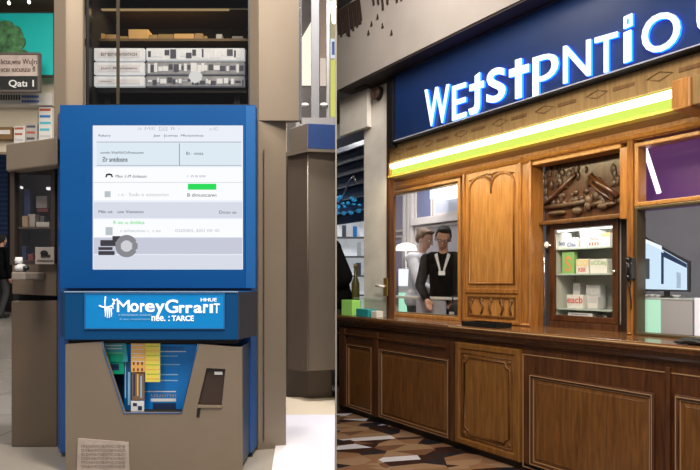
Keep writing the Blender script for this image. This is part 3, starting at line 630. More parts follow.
# lower front with opening
fy = 2.45
out = [(LX(65.5, fy), LZ(474+60, fy)), (LX(242, fy), LZ(474+60, fy)), (LX(242, fy), LZ(347.5, fy)), (LX(198, fy), LZ(344, fy)), (LX(196, fy), LZ(352, fy)), (LX(181.5, fy), LZ(413, fy)),
       (LX(124, fy), LZ(413, fy)), (LX(104, fy), LZ(352, fy)), (LX(103, fy), LZ(341.5, fy)), (LX(65.5, fy), LZ(344, fy))]
zb = ZF; out[0] = (out[0][0], ZF+.005); out[1] = (out[1][0], ZF+.005)
slot = [(LX(206.5, fy), LZ(368, fy)), (LX(197.5, fy), LZ(405, fy)), (LX(221.5, fy), LZ(407, fy)), (LX(225.5, fy), LZ(369, fy))]
t.part('lower_front', plate([out, slot], fy, fy+.02), BEIGE, bev=.002, label='taupe lower front with tapered opening')
edge = MB(); z2 = [(103, 341.5), (104, 352), (124, 413), (181.5, 413), (196, 352), (198, 344)]
edge.tube([(LX(a, fy), fy-.001, LZ(b, fy)) for a, b in z2], .0025, 8)
t.part('opening_rim', edge, BLUE_L)
t.part('front_side', MB().prism_z([pl2(241, fy+.02), pl2(242, fy+.02), pl2(249, KY+.04), pl2(248, KY+.04)], ZF+.02, LZ(347, fy)), mat('side_blue', (.02, .05, .12), .4))
t.part('front_side', MB().box(LX(65.5, fy), LX(66, fy)+.01, fy+.02, KY+.05, ZF+.02, LZ(344, fy)), BEIGE_D)
t.part('pocket_back', MB().box(LX(85, fy), LX(215, fy), fy+.10, fy+.11, LZ(420, fy), LZ(344, fy)), mat('pocket_navy', (.004, .02, .06), .6))
t.part('pocket_floor', MB().box(LX(95, fy), LX(190, fy), fy+.02, fy+.11, LZ(417, fy), LZ(413.5, fy)), BLACKM)
sl = t.part('card_slot', MB().prism_y([(a, b) for a, b in [slot[1], slot[2], slot[3], slot[0]]], fy+.012, fy+.03), mat('slot_brown', (.045, .028, .022), .3))
t.part('slot_lip', MB().box(LX(198, fy), LX(222, fy), fy-.006, fy+.01, LZ(407.5, fy), LZ(405.5, fy)), BEIGE_L, parent=sl)
t.part('slot_mark', MB().box(LX(214, fy), LX(222, fy), fy+.008, fy+.011, LZ(375, fy), LZ(372, fy)), LGREY, parent=sl)
t.part('keyhole', MB().prism_y([(LX(196.5, fy), LZ(417, fy)), (LX(199.5, fy), LZ(417, fy)), (LX(200.5, fy), LZ(408, fy)), (LX(197.5, fy), LZ(408, fy))], fy-.003, fy), BLACK)
pl = t.part('label_plate', MB().prism_y([(LX(77, fy), LZ(486, fy)), (LX(130.5, fy), LZ(486, fy)), (LX(129, fy), LZ(442, fy)), (LX(78.5, fy), LZ(438, fy))], fy-.006, fy), mat('plate_pale', (.42, .36, .32), .5, noise=.15, scale=20), label='pale engraved plate')
tx = MB()
for k in range(6):
    tx2 = fit_text(random.choice(['ınıııoııcıaınıcııoıa', 'cıoıııaınoııncıııaoı', 'oııaıııncıoıııanııco']), rect(LX(82, fy), LX(126, fy), LZ(447+k*4, fy), LZ(444.5+k*4, fy)), fy-.0062, 0, .001); tx.add(tx2.v, tx2.f)
t.part('plate_lettering', tx, mat('plate_ink', (.26, .21, .19), .6), parent=pl)

# brochures in the pocket
def leaflet(x0, x1, y0, y1, Y, m, label, rows, group='leaflets in the kiosk pocket', slant=0):
    t = Thing('leaflet', label, 'leaflet', (LX((x0+x1)/2, Y), Y, LZ(y1, Y)), group=group)
    t.part('sheet', MB().quadp([PL(x0+slant, y1, Y), PL(x1+slant, y1, Y), PL(x1, y0, Y), PL(x0, y0, Y)], (0, .003, 0)), m)
    for (a, b, c, d, mm, txt) in rows:
        if txt: t.part('lettering', fit_text(txt, rect(LX(a, Y), LX(b, Y), LZ(d, Y), LZ(c, Y)), Y-.0002, 0, .001), mm)
        else: t.part('print', MB().box(LX(a, Y), LX(b, Y), Y-.0012, Y-.0002, LZ(d, Y), LZ(c, Y)), mm)
LB = mat('leaf_blue', (.0, .16, .52), .4, emit=(0, .2, .6), es=.12); LBL = mat('leaf_pale', (.30, .58, .85), .5); LW = mat('leaf_white', (.75, .78, .8), .5)
LY = mat('leaf_yellow', (.72, .62, .10), .5, emit=(.8, .7, .1), es=.12); LO = mat('leaf_orange', (.75, .42, .12), .5, emit=(.8, .45, .1), es=.12); LGn = mat('leaf_green', (.0, .38, .22), .5); LN = mat('leaf_navy', (.01, .03, .10), .5)
leaflet(124, 196, 344.5, 412, fy+.085, LB, 'large bright blue leaflet filling the right of the kiosk pocket', [(161, 184, 346, 349.5, LN, 'ɔccaoscucc'), (160, 186, 351, 352, LW, None), (160, 178, 355.5, 356.5, LBL, None), (160, 180, 364, 365, LBL, None), (160, 178, 374, 375.2, LBL, None), (160, 178, 380, 381, LBL, None), (144, 176, 391, 392, LW, None), (151, 176, 394, 397, PP, 'uuıınıı'), (151, 176, 398.5, 401.5, LW, None), (153, 176, 403, 411, LN, None)])
leaflet(103, 126, 343.5, 362, fy+.05, mat('leaf_teal', (.05, .42, .50), .5), 'teal and green leaflet at left of the kiosk pocket', [(105, 122, 345, 346, LW, None), (105, 122, 348, 349, LW, None), (104, 123, 354, 361.5, LGn, None), (104, 123, 352.5, 353.6, mat('leaf_lime', (.2, .75, .3), .5), None)], slant=2)
leaflet(106, 124, 362, 374, fy+.055, LGn, 'green leaflet with navy badge below the teal leaflet', [(108, 119, 364, 370, LN, None), (109, 118, 366, 368, LBL, 'DUN')])
leaflet(131, 145, 343.5, 372, fy+.045, LO, 'pale orange narrow leaflet in the middle of the pocket', [(132, 144, 345+4*k, 345.8+4*k, LW, None) for k in range(5)]+[(133, 143, 362, 371, RP, 'ııı\nııı')])
leaflet(145.3, 160, 343.5, 382, fy+.042, LY, 'yellow leaflet with thin ruled lines', [(146, 159.5, 346+4.6*k, 346.7+4.6*k, LO if k % 2 else mat('leaf_lime2', (.35, .55, .1), .5), None) for k in range(8)])
leaflet(132, 144.5, 372, 400, fy+.05, mat('leaf_brown', (.22, .13, .08), .5), 'brown printed slip hanging under the orange leaflet', [(133.5, 135, 374, 396, LN, None), (137, 138.5, 374, 396, LO, None), (140.5, 142, 376, 398, LBL, None)])
leaflet(123, 136, 360, 411, fy+.065, mat('leaf_dblue', (.0, .10, .30), .4), 'dark blue slip with pale streaks at left of the pocket', [(125, 126, 362, 398, LBL, None), (128, 130.5, 372, 405, LBL, None)], slant=3)
leaflet(131, 144, 401, 412, fy+.04, LW, 'small white slip at bottom of the pocket', [(133, 137, 403, 406, LN, None), (138, 142, 406, 410, LN, None)])

# ================================================================ LEFT: square pillar with blue cap, glass screen behind it
def prs(pts): return [pl2(a, b) for a, b in pts]
t = Thing('pillar', 'square taupe pillar with blue and taupe cap right of the kiosk', 'pillar', (LX(310, 4.05), 4.05, ZF))
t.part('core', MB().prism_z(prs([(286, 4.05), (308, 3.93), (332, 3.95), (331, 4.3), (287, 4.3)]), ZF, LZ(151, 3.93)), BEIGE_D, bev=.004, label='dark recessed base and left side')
t.part('side_panel', MB().prism_z(prs([(288, 3.93), (307.6, 3.80), (307.6, 3.9), (289, 4.0)]), LZ(372, 3.80), LZ(151, 3.80)), mat('taupe_shaded_side', (.16, .115, .082), .45, .15))  # shade put into the side's colour; the front gets a lighter copy
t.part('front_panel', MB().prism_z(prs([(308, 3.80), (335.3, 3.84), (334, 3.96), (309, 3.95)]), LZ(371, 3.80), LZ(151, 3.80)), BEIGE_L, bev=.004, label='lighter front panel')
t.part('corner_strip', MB().tube([PL(307.8, 371, 3.795), PL(307.8, 151, 3.795)], .005, 8), BEIGE_L)
t.part('cap_rim', MB().prism_z(prs([(286.5, 3.92), (307.8, 3.77), (335.5, 3.80), (334.5, 4.25), (290, 4.25)]), LZ(151.5, 3.77), LZ(148.5, 3.77)), BEIGE_L)
t.part('cap_side', MB().prism_z(prs([(289.5, 3.93), (307.6, 3.79), (307.6, 4.2), (291, 4.2)]), LZ(148.4, 3.79), LZ(123, 3.79)), BEIGE, bev=.003)
t.part('cap_front', MB().prism_z(prs([(308, 3.79), (335.4, 3.82), (334.5, 4.2), (308, 4.2)]), LZ(148.4, 3.79), LZ(123.3, 3.79)), mat('cap_blue', (.03, .075, .24), .4), bev=.003, label='blue front of cap')

Y = 4.5
t = Thing('glass_screen', 'glazed screen with grey posts above the blue capped pillar', 'glass screen', (LX(318, Y), Y, ZF))
zt2 = 4.9
t.part('post', MB().box(LX(311, Y), LX(319.5, Y), Y, Y+.08, ZF, zt2), mat('post_grey', (.17, .165, .165), .4), bev=.004)
t.part('post', MB().box(LX(326, Y), LX(330, Y), Y+.01, Y+.08, ZF, zt2), GREY, bev=.004)
t.part('pane', MB().box(LX(301, Y), LX(311, Y), Y+.03, Y+.036, LZ(118, Y), zt2), GLASS)
t.part('pane', MB().box(LX(319.5, Y), LX(326, Y), Y+.03, Y+.036, LZ(118, Y), zt2), GLASS)
t.part('pane', MB().box(LX(330, Y), LX(335, Y), Y+.03, Y+.036, LZ(118, Y), zt2), GLASS)
t.part('base_rail', MB().box(LX(296, Y), LX(335, Y), Y-.01, Y+.09, ZF, LZ(118, Y)), GREY)
for x in (305, 324): t.part('clamp', MB().ell((LX(x, Y), Y, LZ(105, Y)), (.03, .02, .016)), mat('clamp', (.8, .78, .72), .3))
Y = 6.2
struct('wall_glazed', MB().box(LX(287, Y), ray(Y)-.01, Y, Y+.1, ZF, 4.92), mat('wall_dim', (.12, .10, .09), .7, noise=.2, scale=3))
solo('wall_light', MB().prism_y([(LX(299.3, Y-.05), LZ(84, Y-.05)), (LX(311, Y-.05), LZ(84, Y-.05)), (LX(311, Y-.05), LZ(22, Y-.05)), (LX(299.3, Y-.05), LZ(42, Y-.05))], Y-.05, Y), emis('panel_glow', (1, .93, .76), 1.15), 'bright cream light panel with slanted top behind the glazed screen', 'light panel')
solo('wall_light', MB().box(LX(320, Y), LX(326, Y), Y-.05, Y, LZ(86, Y), LZ(60, Y)), emis('panel_glow2', (.95, .78, .66), .8), 'narrow pinkish light panel between the grey posts', 'light panel')
lbox(320, 326, -20, 58, Y-.03, .03, mat('pink_board', (.42, .30, .24), .6), 'wall_board', 'pinkish board above the narrow light panel', 'board')
t = Thing('advert', 'narrow yellow-green advert with white and blue mark, right of the grey posts', 'advert', (LX(333, Y), Y-.05, LZ(118, Y)))
t.part('sheet', MB().box(LX(330, Y), LX(335.2, Y), Y-.05, Y-.02, LZ(119, Y), LZ(-20, Y)), mat('adv_cream', (.42, .38, .22), .6, emit=(.6, .55, .3), es=.2))
t.part('print', MB().box(LX(330, Y), LX(335.2, Y), Y-.056, Y-.05, LZ(118, Y), LZ(62, Y)), emis('adv_yellow', (.78, .78, .18), .9))
t.part('print', MB().box(LX(330, Y), LX(335.2, Y), Y-.058, Y-.05, LZ(60, Y), LZ(41, Y)), emis('adv_white', (.85, .9, 1), .9))
t.part('print', MB().box(LX(332, Y), LX(334.8, Y), Y-.062, Y-.05, LZ(57, Y), LZ(44, Y)), mat('adv_blue', (.05, .12, .4), .5))

# ================================================================ RIGHT HALL, SETTING
def right_floor():
    m = bpy.data.materials.new('floor_mosaic'); m.use_nodes = True; nt = m.node_tree; b = nt.nodes['Principled BSDF']; L = nt.links.new
    tc = nt.nodes.new('ShaderNodeTexCoord'); mp = nt.nodes.new('ShaderNodeMapping'); mp.inputs['Rotation'].default_value = (0, 0, .6); mp.inputs['Scale'].default_value = (3.5, 3.8, 1)
    v = nt.nodes.new('ShaderNodeTexVoronoi'); v.inputs['Scale'].default_value = 1; v.inputs['Randomness'].default_value = .85
    sx = nt.nodes.new('ShaderNodeSeparateColor'); cr = nt.nodes.new('ShaderNodeValToRGB'); cr.color_ramp.interpolation = 'CONSTANT'
    el = cr.color_ramp.elements; el[0].position = 0; el[0].color = (.24, .13, .075, 1); el[1].position = .22; el[1].color = (.035, .016, .014, 1)
    for p, c in ((.45, (.30, .19, .12, 1)), (.62, (.016, .018, .026, 1)), (.80, (.62, .62, .72, 1)), (.92, (.16, .08, .05, 1))):
        e = el.new(p); e.color = c
    sb = nt.nodes.new('ShaderNodeVectorMath'); sb.operation = 'SUBTRACT'; dt = nt.nodes.new('ShaderNodeVectorMath'); dt.operation = 'DOT_PRODUCT'; dt.inputs[1].default_value = (.75, -.66, 0)
    gt = nt.nodes.new('ShaderNodeMath'); gt.operation = 'GREATER_THAN'; gt.inputs[1].default_value = .02
    ma = nt.nodes.new('ShaderNodeMath'); ma.operation = 'MULTIPLY_ADD'; ma.inputs[1].default_value = .43; fc = nt.nodes.new('ShaderNodeMath'); fc.operation = 'FRACT'
    L(mp.outputs[0], sb.inputs[0]); L(v.outputs['Position'], sb.inputs[1]); L(sb.outputs[0], dt.inputs[0]); L(dt.outputs['Value'], gt.inputs[0]); L(gt.outputs[0], ma.inputs[0])
    L(tc.outputs['Object'], mp.inputs[0]); L(mp.outputs[0], v.inputs['Vector']); L(v.outputs['Color'], sx.inputs[0]); L(sx.outputs[0], ma.inputs[2]); L(ma.outputs[0], fc.inputs[0]); L(fc.outputs[0], cr.inputs[0]); L(cr.outputs[0], b.inputs['Base Color'])
    b.inputs['Roughness'].default_value = .25; return m
struct('floor_right', MB().prism_z([(ray(1.0)+.004, 1.0), (5.5, 1.0), (5.5, 14), (LX(287, 14)+.07, 14), (LX(287, 6.4)+.07, 6.4), (ray(6.4)+.004, 6.4)], -.05, 0), right_floor())
struct('ceiling_right', MB().prism_z([(ray(2.6)+.01, 2.6), (6, 2.6), (6, 14), (LX(287, 14)+.07, 14), (LX(287, 6.4)+.07, 6.4), (ray(6.4)+.004, 6.4)], 4.9, 5.05), mat('ceiling_dark', (.05, .045, .035), .8))
struct('wall_far_right', MB().box(LX(287, 13)+.07, 6, 13, 13.1, 0, 4.9), mat('far_wall', (.30, .29, .28), .8, noise=.3, scale=2))

VU = .40                              # plane of the upper shop front
uR = RU(700, 0)+1.6                   # right end, beyond the frame
uL = RU(339, 0)
# bulkhead over the sign
vb = -.14
zc = RZ(560, 334.5, -.06)             # height of the worktop
zb0 = RZ(520, 0, vb); zb1 = RZ(336, 12, vb)
PLAST = mat('plaster', (.33, .295, .275), .8, noise=.08, scale=2)
b = MB(); b.box(RU(337, vb), uR, vb, 1.2, zb0, zb1)
bulk = struct('wall_bulkhead', b, PLAST, RF)
struct('trim_4', MB().box(RU(337, vb)+.02, uR, vb+.01, .12, zb0-.02, zb0-.001), mat('soffit_dark', (.02, .013, .011), .7), RF)
orn = MB()
for i in range(26):
    if i < 12: x = 337.5+i*2.0; y0 = 9-i*.9; ln = 30-i*.4+random.uniform(-6, 4)
    else: x = 372+(i-12)*4.6; y0 = -14-(i-12)*2.2; ln = 24+random.uniform(-4, 6)-abs(i-15)*.8
    u = RU(x, vb); za = RZ(x, y0, vb)
    zd = RZ(x+3, y0+ln, vb); w = .012; dx = RU(x+2.4, vb)
    orn.prism_y([(dx-w, max(zd, zb0+.03)), (dx+w, max(zd, zb0+.03)), (u+w, min(za, zb1-.01)), (u-w, min(za, zb1-.01))], vb-.012, vb-.001)
for (x, y) in ((372, 24), (378, 17), (383, 26), (392, 33), (361, 22), (369, 33), (352, 27)):
    u = RU(x, vb); z = RZ(x, y, vb); orn.prism_y([(u-.018, z-.02), (u+.016, z-.024), (u+.002, z+.028)], vb-.012, vb-.001)
struct_part('carved_slots', orn, mat('slot_dark', (.03, .015, .011), .7), bulk, RF)

# white column, left wall panels
WV = .14
colw = mat('white_column', (.76, .73, .69), .7, noise=.12, scale=4)
c = struct('wall_column', MB().box(RU(364, WV), RU(386.5, WV), WV, WV+.09, zc+.001, zb0-.02), colw, RF)
struct_part('edge', MB().box(RU(386.6, WV-.03), RU(389.5, WV-.03), WV-.03, WV+.03, 1.09, zb0-.02), WOODD, c, RF)
wv = VU+.3
WQ = .02
struct('wall_upper_left', MB().box(RU(337, WQ), RU(364, WQ), WQ+.04, WQ+.1, RZ(350, 131, WQ), zb0-.02), colw, RF)
t = Thing('corbel', 'black round carved corbel at top of the white column', 'corbel', PR(372, 97, .36), RF)
q = MB(); cc = PR(375, 92.5, WV-.075)
for r in (.066, .044, .022): q.tube([(cc[0]+r*math.cos(a), cc[1], cc[2]+r*1.0*math.sin(a)) for a in [k*math.pi/10 for k in range(20)]], .009, 8, close=True)
t.part('scroll', q, mat('corbel_brown', (.14, .08, .06), .5)); t.part('boss', MB().lathe((cc[0], cc[1]-.0, cc[2]), [(.075, 0), (.075, .055)], 24, 'y'), BLACKM)
t.part('bracket', MB().box(RU(357, .0), RU(367, .0), -.04, .055, RZ(361, 96, WV), RZ(361, 81, WV)), BLACKM, bev=.01)
# blue louvred awning beyond the column
lv = wv+.02
t = Thing('louvre_awning', 'blue louvred awning with white edged slats left of the white column', 'awning', (RU(350, lv), lv, RZ(350, 222, lv)), RF)
t.part('backing', MB().box(RU(326, lv), RU(364.5, lv), lv+.05, lv+.1, RZ(350, 222, lv), RZ(350, 133, lv)), mat('awning_blue', (.015, .05, .14), .4))
for k, y in enumerate((143, 155, 167, 179, 192, 205)):
    z = RZ(350, y, lv)
    s = t.part('slat', MB().quadp([(RU(326, lv), lv, z-.09), (RU(364.5, lv), lv, z-.09), (RU(364.5, lv), lv+.045, z), (RU(326, lv), lv+.045, z)], (0, .01, 0)), mat('slat_blue', (.025, .08, .22), .3))
    t.part('slat_edge', MB().box(RU(326, lv), RU(364.5, lv), lv-.012, lv+.004, z-.10, z-.088), mat('slat_edge', (.5, .55, .62), .3), parent=s)
q = MB(); 
def R3(x, y, v): return PR(x, y, v)
q.tube([R3(339, 203, lv-.05), R3(345, 192, lv-.06), R3(350, 180, lv-.06), R3(354, 176, lv-.05)], .012, 8); q.tube([R3(354, 176, lv-.05), R3(356, 182, lv-.05)], .02, 8)
t.part('crank_arm', q, CHROME)
q = MB()
for i in range(26): p = PR(random.uniform(330, 361), random.uniform(196, 214), lv-.10); q.ell(p, (random.uniform(.02, .05), .03, random.uniform(.012, .03)), 8, 6)
solo('tinsel_garland', q, mat('cyan_foil', (.03, .35, .70), .2, .5, emit=(.05, .4, .8), es=.25), 'bright blue foil garland under the louvred awning', 'garland', RF, kind='stuff')

# far aisle beyond counter end
Y = 11.5
t = Thing('wall_shelving', 'bright cluttered shelving far behind the person in black coat', 'shelving', (.1, Y, 0))
FW = mat('aisle_white', (.62, .64, .66), .5, emit=(.9, .95, 1), es=.35, noise=.5, scale=4)
t.part('back', MB().box(LX(337, Y), LX(380, Y), Y+.2, Y+.25, 0, LZ(190, Y)), FW)
q = MB()
for k in range(9): q.box(LX(337, Y), LX(380, Y), Y, Y+.2, .1+k*.37, .13+k*.37)
t.part('shelf', q, GREY)
for i, (x, w, k, h, m, lb) in enumerate(((342, 4, 6, .22, PK, 'dark box on the upper aisle shelf'), (347, 5, 6, .25, WHITE, 'white box on the upper aisle shelf'), (353, 4, 6, .2, PB, 'blue box on the upper aisle shelf'), (357, 4, 5, .26, LGREY, 'grey box on the second aisle shelf'), (356, 5, 4, .24, PK, 'dark box on the middle aisle shelf beside the column'), (354, 3, 3, .2, PR_, 'red box on the lower aisle shelf'), (358, 3, 2, .25, PC, 'cyan box on the lowest seen aisle shelf'))):
    z = .13+k*.37; solo('aisle_box', MB().box(LX(x, Y), LX(x+w, Y), Y+.02, Y+.18, z, z+h), m, lb, 'box', group='boxes on the far aisle shelving')
ZI_ = .25
J = joints(lean=.12, wrL=V3(.16, -.22, 1.0), wrR=V3(-.16, -.22, 1.0), elL=V3(.27, .0, 1.12), elR=V3(-.27, .0, 1.12))
build_person('person in black jacket bending away at the far left end of the counter', (LX(334, 7.35), 7.35, ZI_), J,
    [('jacket', top_shirt(True, .055), BLK, .014), ('trousers', trousers, TROU, .014), ('shoes', shoes, BLACK, .01)], mk_hair(HK), SKIN, fr=LF, rz=-1.2, sc=1.16)
struct('floor_staff_step', MB().box(-.75, -.02, 7.02, 7.75, 0, ZI_), mat('step_dark', (.05, .04, .04), .6))

# ================================================================ COUNTER
zc = RZ(560, 334.5, -.06)             # height of the worktop
DC = .62
cu0 = uL
t = Thing('service_counter', 'long panelled dark wood service counter under the lit shop sign', 'counter', ((cu0+uR)/2, .2, 0), RF)
t.part('body', MB().box(cu0, uR, .0, DC, .06, zc-.05), WOODM)
t.part('plinth', MB().box(cu0+.01, uR, .015, DC-.02, 0, .06), mat('plinth_dark', (.015, .009, .007), .5))
cp = MB(); prof = [(-.07, 0), (-.07, -.022), (-.055, -.032), (-.05, -.05), (-.02, -.06), (-.015, -.085), (0, -.095), (0, -.12), (.02, -.12), (.02, 0)]
n = len(prof)
def run(u0, u1, prof, z):
    m = MB(); n = len(prof)
    m.add([(u, v, z+dz) for u in (u0, u1) for v, dz in prof], [tuple(range(n)), tuple(range(n, 2*n))[::-1]] + [(i, (i+1) % n, n+(i+1) % n, n+i) for i in range(n)]); return m
t.part('cornice', run(cu0, uR, prof, zc-.03), WOODM)
t.part('worktop', MB().box(cu0-.02, uR, -.075, DC+.05, zc-.03, zc), mat('worktop_wood', (.17, .075, .030), .22, coat=.4, noise=.2, scale=6), bev=.006, label='polished brown worktop')
us = RU(447, 0)
t.part('moulding', run(cu0, us, [(-.02, 0), (-.035, -.012), (-.02, -.03), (0, -.035), (.01, -.035), (.01, 0)], RZ(380, 337, 0)), WOODM)
t.part('moulding', run(us+.02, uR, [(-.03, 0), (-.045, -.014), (-.03, -.035), (0, -.04), (.01, -.04), (.01, 0)], RZ(600, 347, 0)), WOODM)
z0p = .045+.02; z1p = RZ(415, 353.5, 0)
def cpanel(x0, x1, fm, pm, z0=z0p, z1=z1p, name='panel'):
    u0, u1 = RU(x0, 0), RU(x1, 0)
    f = t.part('panel_frame', MB().panel(u0, u1, z0, z1, [(0, 0), (0, -.022), (.012, -.030), (.026, -.024), (.034, -.006), (.05, -.004)]), fm)
    GL = mat('highlight_tan', (.34, .20, .10), .35)  # tan lines paint in the specular highlights along the mouldings
    t.part('highlight_line', MB().frame(u0+.010, u1-.010, z0+.010, z1-.010, .006, -.0325, -.026), GL, parent=f)
    t.part('highlight_line', MB().frame(u0+.032, u1-.032, z0+.032, z1-.032, .005, -.0175, -.006), GL, parent=f)
    t.part('panel', MB().panel(u0+.036, u1-.036, z0+.036, z1-.036, [(0, -.002), (0, -.006), (.03, -.016), (.034, -.020), (.036, -.018)]), pm, parent=f)
cpanel(348, 374, WOODM, WOODC)
cpanel(380.5, 451, WOODM, WOODC)
cpanel(531, 656, WOODM, WOODC, z1=RZ(530, 373, 0))
cpanel(676, 760, WOODM, WOODC, z1=RZ(530, 371, 0))
cpanel(775, 850, WOODM, WOODC, z1=RZ(530, 371, 0))
for (x0, x1) in ((341, 346.5), (375, 379.5), (452, 457), (667, 672)):
    t.part('stile', MB().box(RU(x0, 0), RU(x1, 0), -.028, .0, .06, zc-.15), WOODM, bev=.005)
for (x0, x1) in ((527, 664), (676, 760)):
    t.part('outer_highlight', MB().frame(RU(x0, 0)-.04, RU(x1, 0)+.035, .03, RZ(530, 354.5, 0), .007, -.006, .0), mat('highlight_tan', (.34, .20, .10), .35))  # same painted highlight around the outer panels
t.part('edge_strip', MB().box(RU(449, -.07), uR, -.0775, -.074, zc-.018, zc-.010), mat('gilt_edge', (.75, .50, .25), .3, .3), label='pale gilt strip on the worktop edge')
# golden panel
u0, u1 = RU(458, 0), RU(522.5, 0)
gp = t.part('golden_panel', MB().panel(u0, u1, .045+.02, zc-.15, [(0, 0), (0, -.035), (.008, -.040), (.045, -.040), (.052, -.030), (.056, -.028)]), wood('counter_golden', (.13, .052, .010), (.26, .115, .025), .42, coat=.15), label='lighter golden oak panel')
q = MB(); a0, a1, b0, b1 = u0+.11, u1-.11, .17, zc-.27; r = .05; pts = []
for (cx, cz, s) in ((a0, b0, 0), (a1, b0, 1), (a1, b1, 2), (a0, b1, 3)):
    for k in range(6):
        ang = math.pi/2*k/5
        ox, oz = [(0, r), (r, 0)][0], None
        if s == 0: p = (cx+r*math.sin(ang), cz+r*math.cos(ang)); 
        elif s == 1: p = (cx-r*math.cos(ang), cz+r*math.sin(ang))
        elif s == 2: p = (cx-r*math.sin(ang), cz-r*math.cos(ang))
        else: p = (cx+r*math.cos(ang), cz-r*math.sin(ang))
        pts.append((p[0], -.030, p[1]))
q.tube(pts, .009, 8, close=True)
q.tube([(a0-.03, -.03, b0-.03), (a1+.03, -.03, b0-.03), (a1+.03, -.03, b1+.03), (a0-.03, -.03, b1+.03)], .005, 6, close=True)
for cx, cz in ((a0, b0), (a1, b0), (a1, b1), (a0, b1)): q.ell((cx, -.03, cz), (.018, .008, .018), 10, 6)
t.part('scroll_moulding', q, WOODC, parent=gp)

# black desk pad and pouch
def rthing_box(name, x0, x1, v0, v1, z0, z1, m, label, cat, group=None, bev=.003, vref=None):
    vr = v0 if vref is None else vref
    return solo(name, MB().box(RU(x0, vr), RU(x1, vr), v0, v1, z0, z1), m, label, cat, RF, group, bev=bev)
t = Thing('card_tray', 'black card tray on the worktop below the carved panel', 'tray', (RU(480, -.03), 0, zc), RF)
ua, ub = RU(463, -.04), RU(497, -.04)
t.part('base', MB().box(ua, ub, -.055, .14, zc, zc+.012), BLACK, bev=.004); t.part('rim', MB().box(ua, ub, -.055, -.045, zc+.012, zc+.04).box(ua, ub, .13, .14, zc+.012, zc+.04).box(ua, ua+.01, -.055, .14, zc+.012, zc+.04).box(ub-.01, ub, -.055, .14, zc+.012, zc+.04), BLACK)
q = MB(); p = PR(690, 345, 0); q.ell((p[0]+.02, .02, zc+.02), (.10, .06, .022)); q.ell((p[0]+.1, .05, zc+.024), (.07, .05, .024)); q.ell((p[0]-.05, .0, zc+.012), (.05, .04, .012))
qm = remesh(MB().add([(a-p[0], b_-.02, c_-zc) for a, b_, c_ in q.v], q.f), .006, 3)
o = link_mesh('pouch', qm, BLACK, None, RF.w((p[0], .02, zc+.001)), RF.th); tag(o, 'soft black leather pouch at the right end of the worktop', 'pouch')

# ================================================================ UPPER SHOP FRONT
zTop = RZ(530, 163.5, VU)
struct('wall_base', MB().box(RU(387, VU), uR, VU+.24, VU+.34, 0, zc-.001), WOODD, RF)
# lintel
zl0 = zTop; zl1 = RZ(520, 139, .15)
lint = struct('wall_lintel', MB().box(RU(390, VU-.05), uR, VU-.05, VU+.15, zl0, zb0-.03), WOOD, RF, bev=.01)
struct_part('lintel_moulding', run(RU(390.5, VU-.12), uR, [(VU-.12, .0), (VU-.14, -.03), (VU-.10, -.05), (VU-.05, -.06), (VU, -.06), (VU, 0)], zl0+.14), WOOD, lint, RF)
struct_part('lintel_moulding', run(RU(390.5, VU-.12), uR, [(VU-.08, .0), (VU-.09, -.012), (VU-.07, -.03), (VU-.05, -.03), (VU, 0)], zl0+.04), WOODP, lint, RF)
# sign fascia
vs_ = .06
zs0 = RZ(540, 281-.3135*589, vs_)
fas = Thing('light_box', 'long wooden light box with glowing yellow-green tube panel under the sign', 'light box', (RU(540, .15), .2, RZ(540, 281-.238*589, .12)), RF)
vl = .12
zla = RZ(540, 281-.2385*589, vl); zlb = RZ(540, 281-.267*589, vl)
fas.part('fascia', MB().box(RU(390.5, vl), uR, vl-.015, VU-.05, zlb+.004, zs0-.016), GOLDW, bev=.006)
u = RU(390.5, vl)+.08; CARV = wood('carving', (.11, .055, .02), (.2, .11, .04))
zmid = (zlb+zs0)/2
while u < uR-.3:
    w = .17; fas.part('lozenge_carving', MB().tube([(u, vl-.016, zmid), (u+w/2, vl-.016, zmid+.03), (u+w, vl-.016, zmid), (u+w/2, vl-.016, zmid-.03)], .006, 6, close=True), CARV)
    fas.part('bar_carving', MB().box(u+w+.04, u+w+.20, vl-.020, vl-.014, zmid-.012, zmid+.012), CARV); u += .46
ul0, ul1 = RU(392, vl), RU(678, vl)
fas.part('tray', MB().box(RU(390.5, vl), ul1, vl+.06, VU-.05, zla-.02, zlb+.004), GOLDW)
def grad_panel():
    m = bpy.data.materials.new('tube_glow'); m.use_nodes = True; nt = m.node_tree; nt.nodes.remove(nt.nodes['Principled BSDF']); L = nt.links.new
    e = nt.nodes.new('ShaderNodeEmission'); e.inputs[0].default_value = (.66, .82, .13, 1); e.inputs[1].default_value = 1.15
    L(e.outputs[0], nt.nodes['Material Output'].inputs[0]); return m
zm = zla+(zlb-zla)*.45
fas.part('diffuser', MB().box(ul0, ul1-.01, vl, vl+.05, zla, zlb), grad_panel(), label='glowing yellow-green diffuser')
fas.part('tube', MB().tube([(ul0+.01, vl-.012, zm+.035), (ul1-.02, vl-.012, zm+.035)], .027, 14), emis('tube_white', (1, .95, .60), 7), label='white glowing tube')
fas.part('tray_lip', MB().box(RU(390.5, vl), ul1, vl-.04, vl+.05, zla-.022, zla-.003), mat('lip_yellow', (.55, .45, .08), .35), bev=.003)
fas.part('end_cap', MB().box(ul1-.008, ul1+.11, vl-.07, VU-.05, zla-.03, zlb+.03), WOODP, bev=.01, label='carved wooden end block')
fas.part('end_cap', MB().box(ul1+.11, uR, vl-.05, VU-.05, zla-.02, zlb+.03), GOLDW, bev=.008)
fas.part('end_cap', MB().box(RU(390.5, vl), ul0-.004, vl-.03, VU-.05, zla-.02, zlb+.004), WOODP)
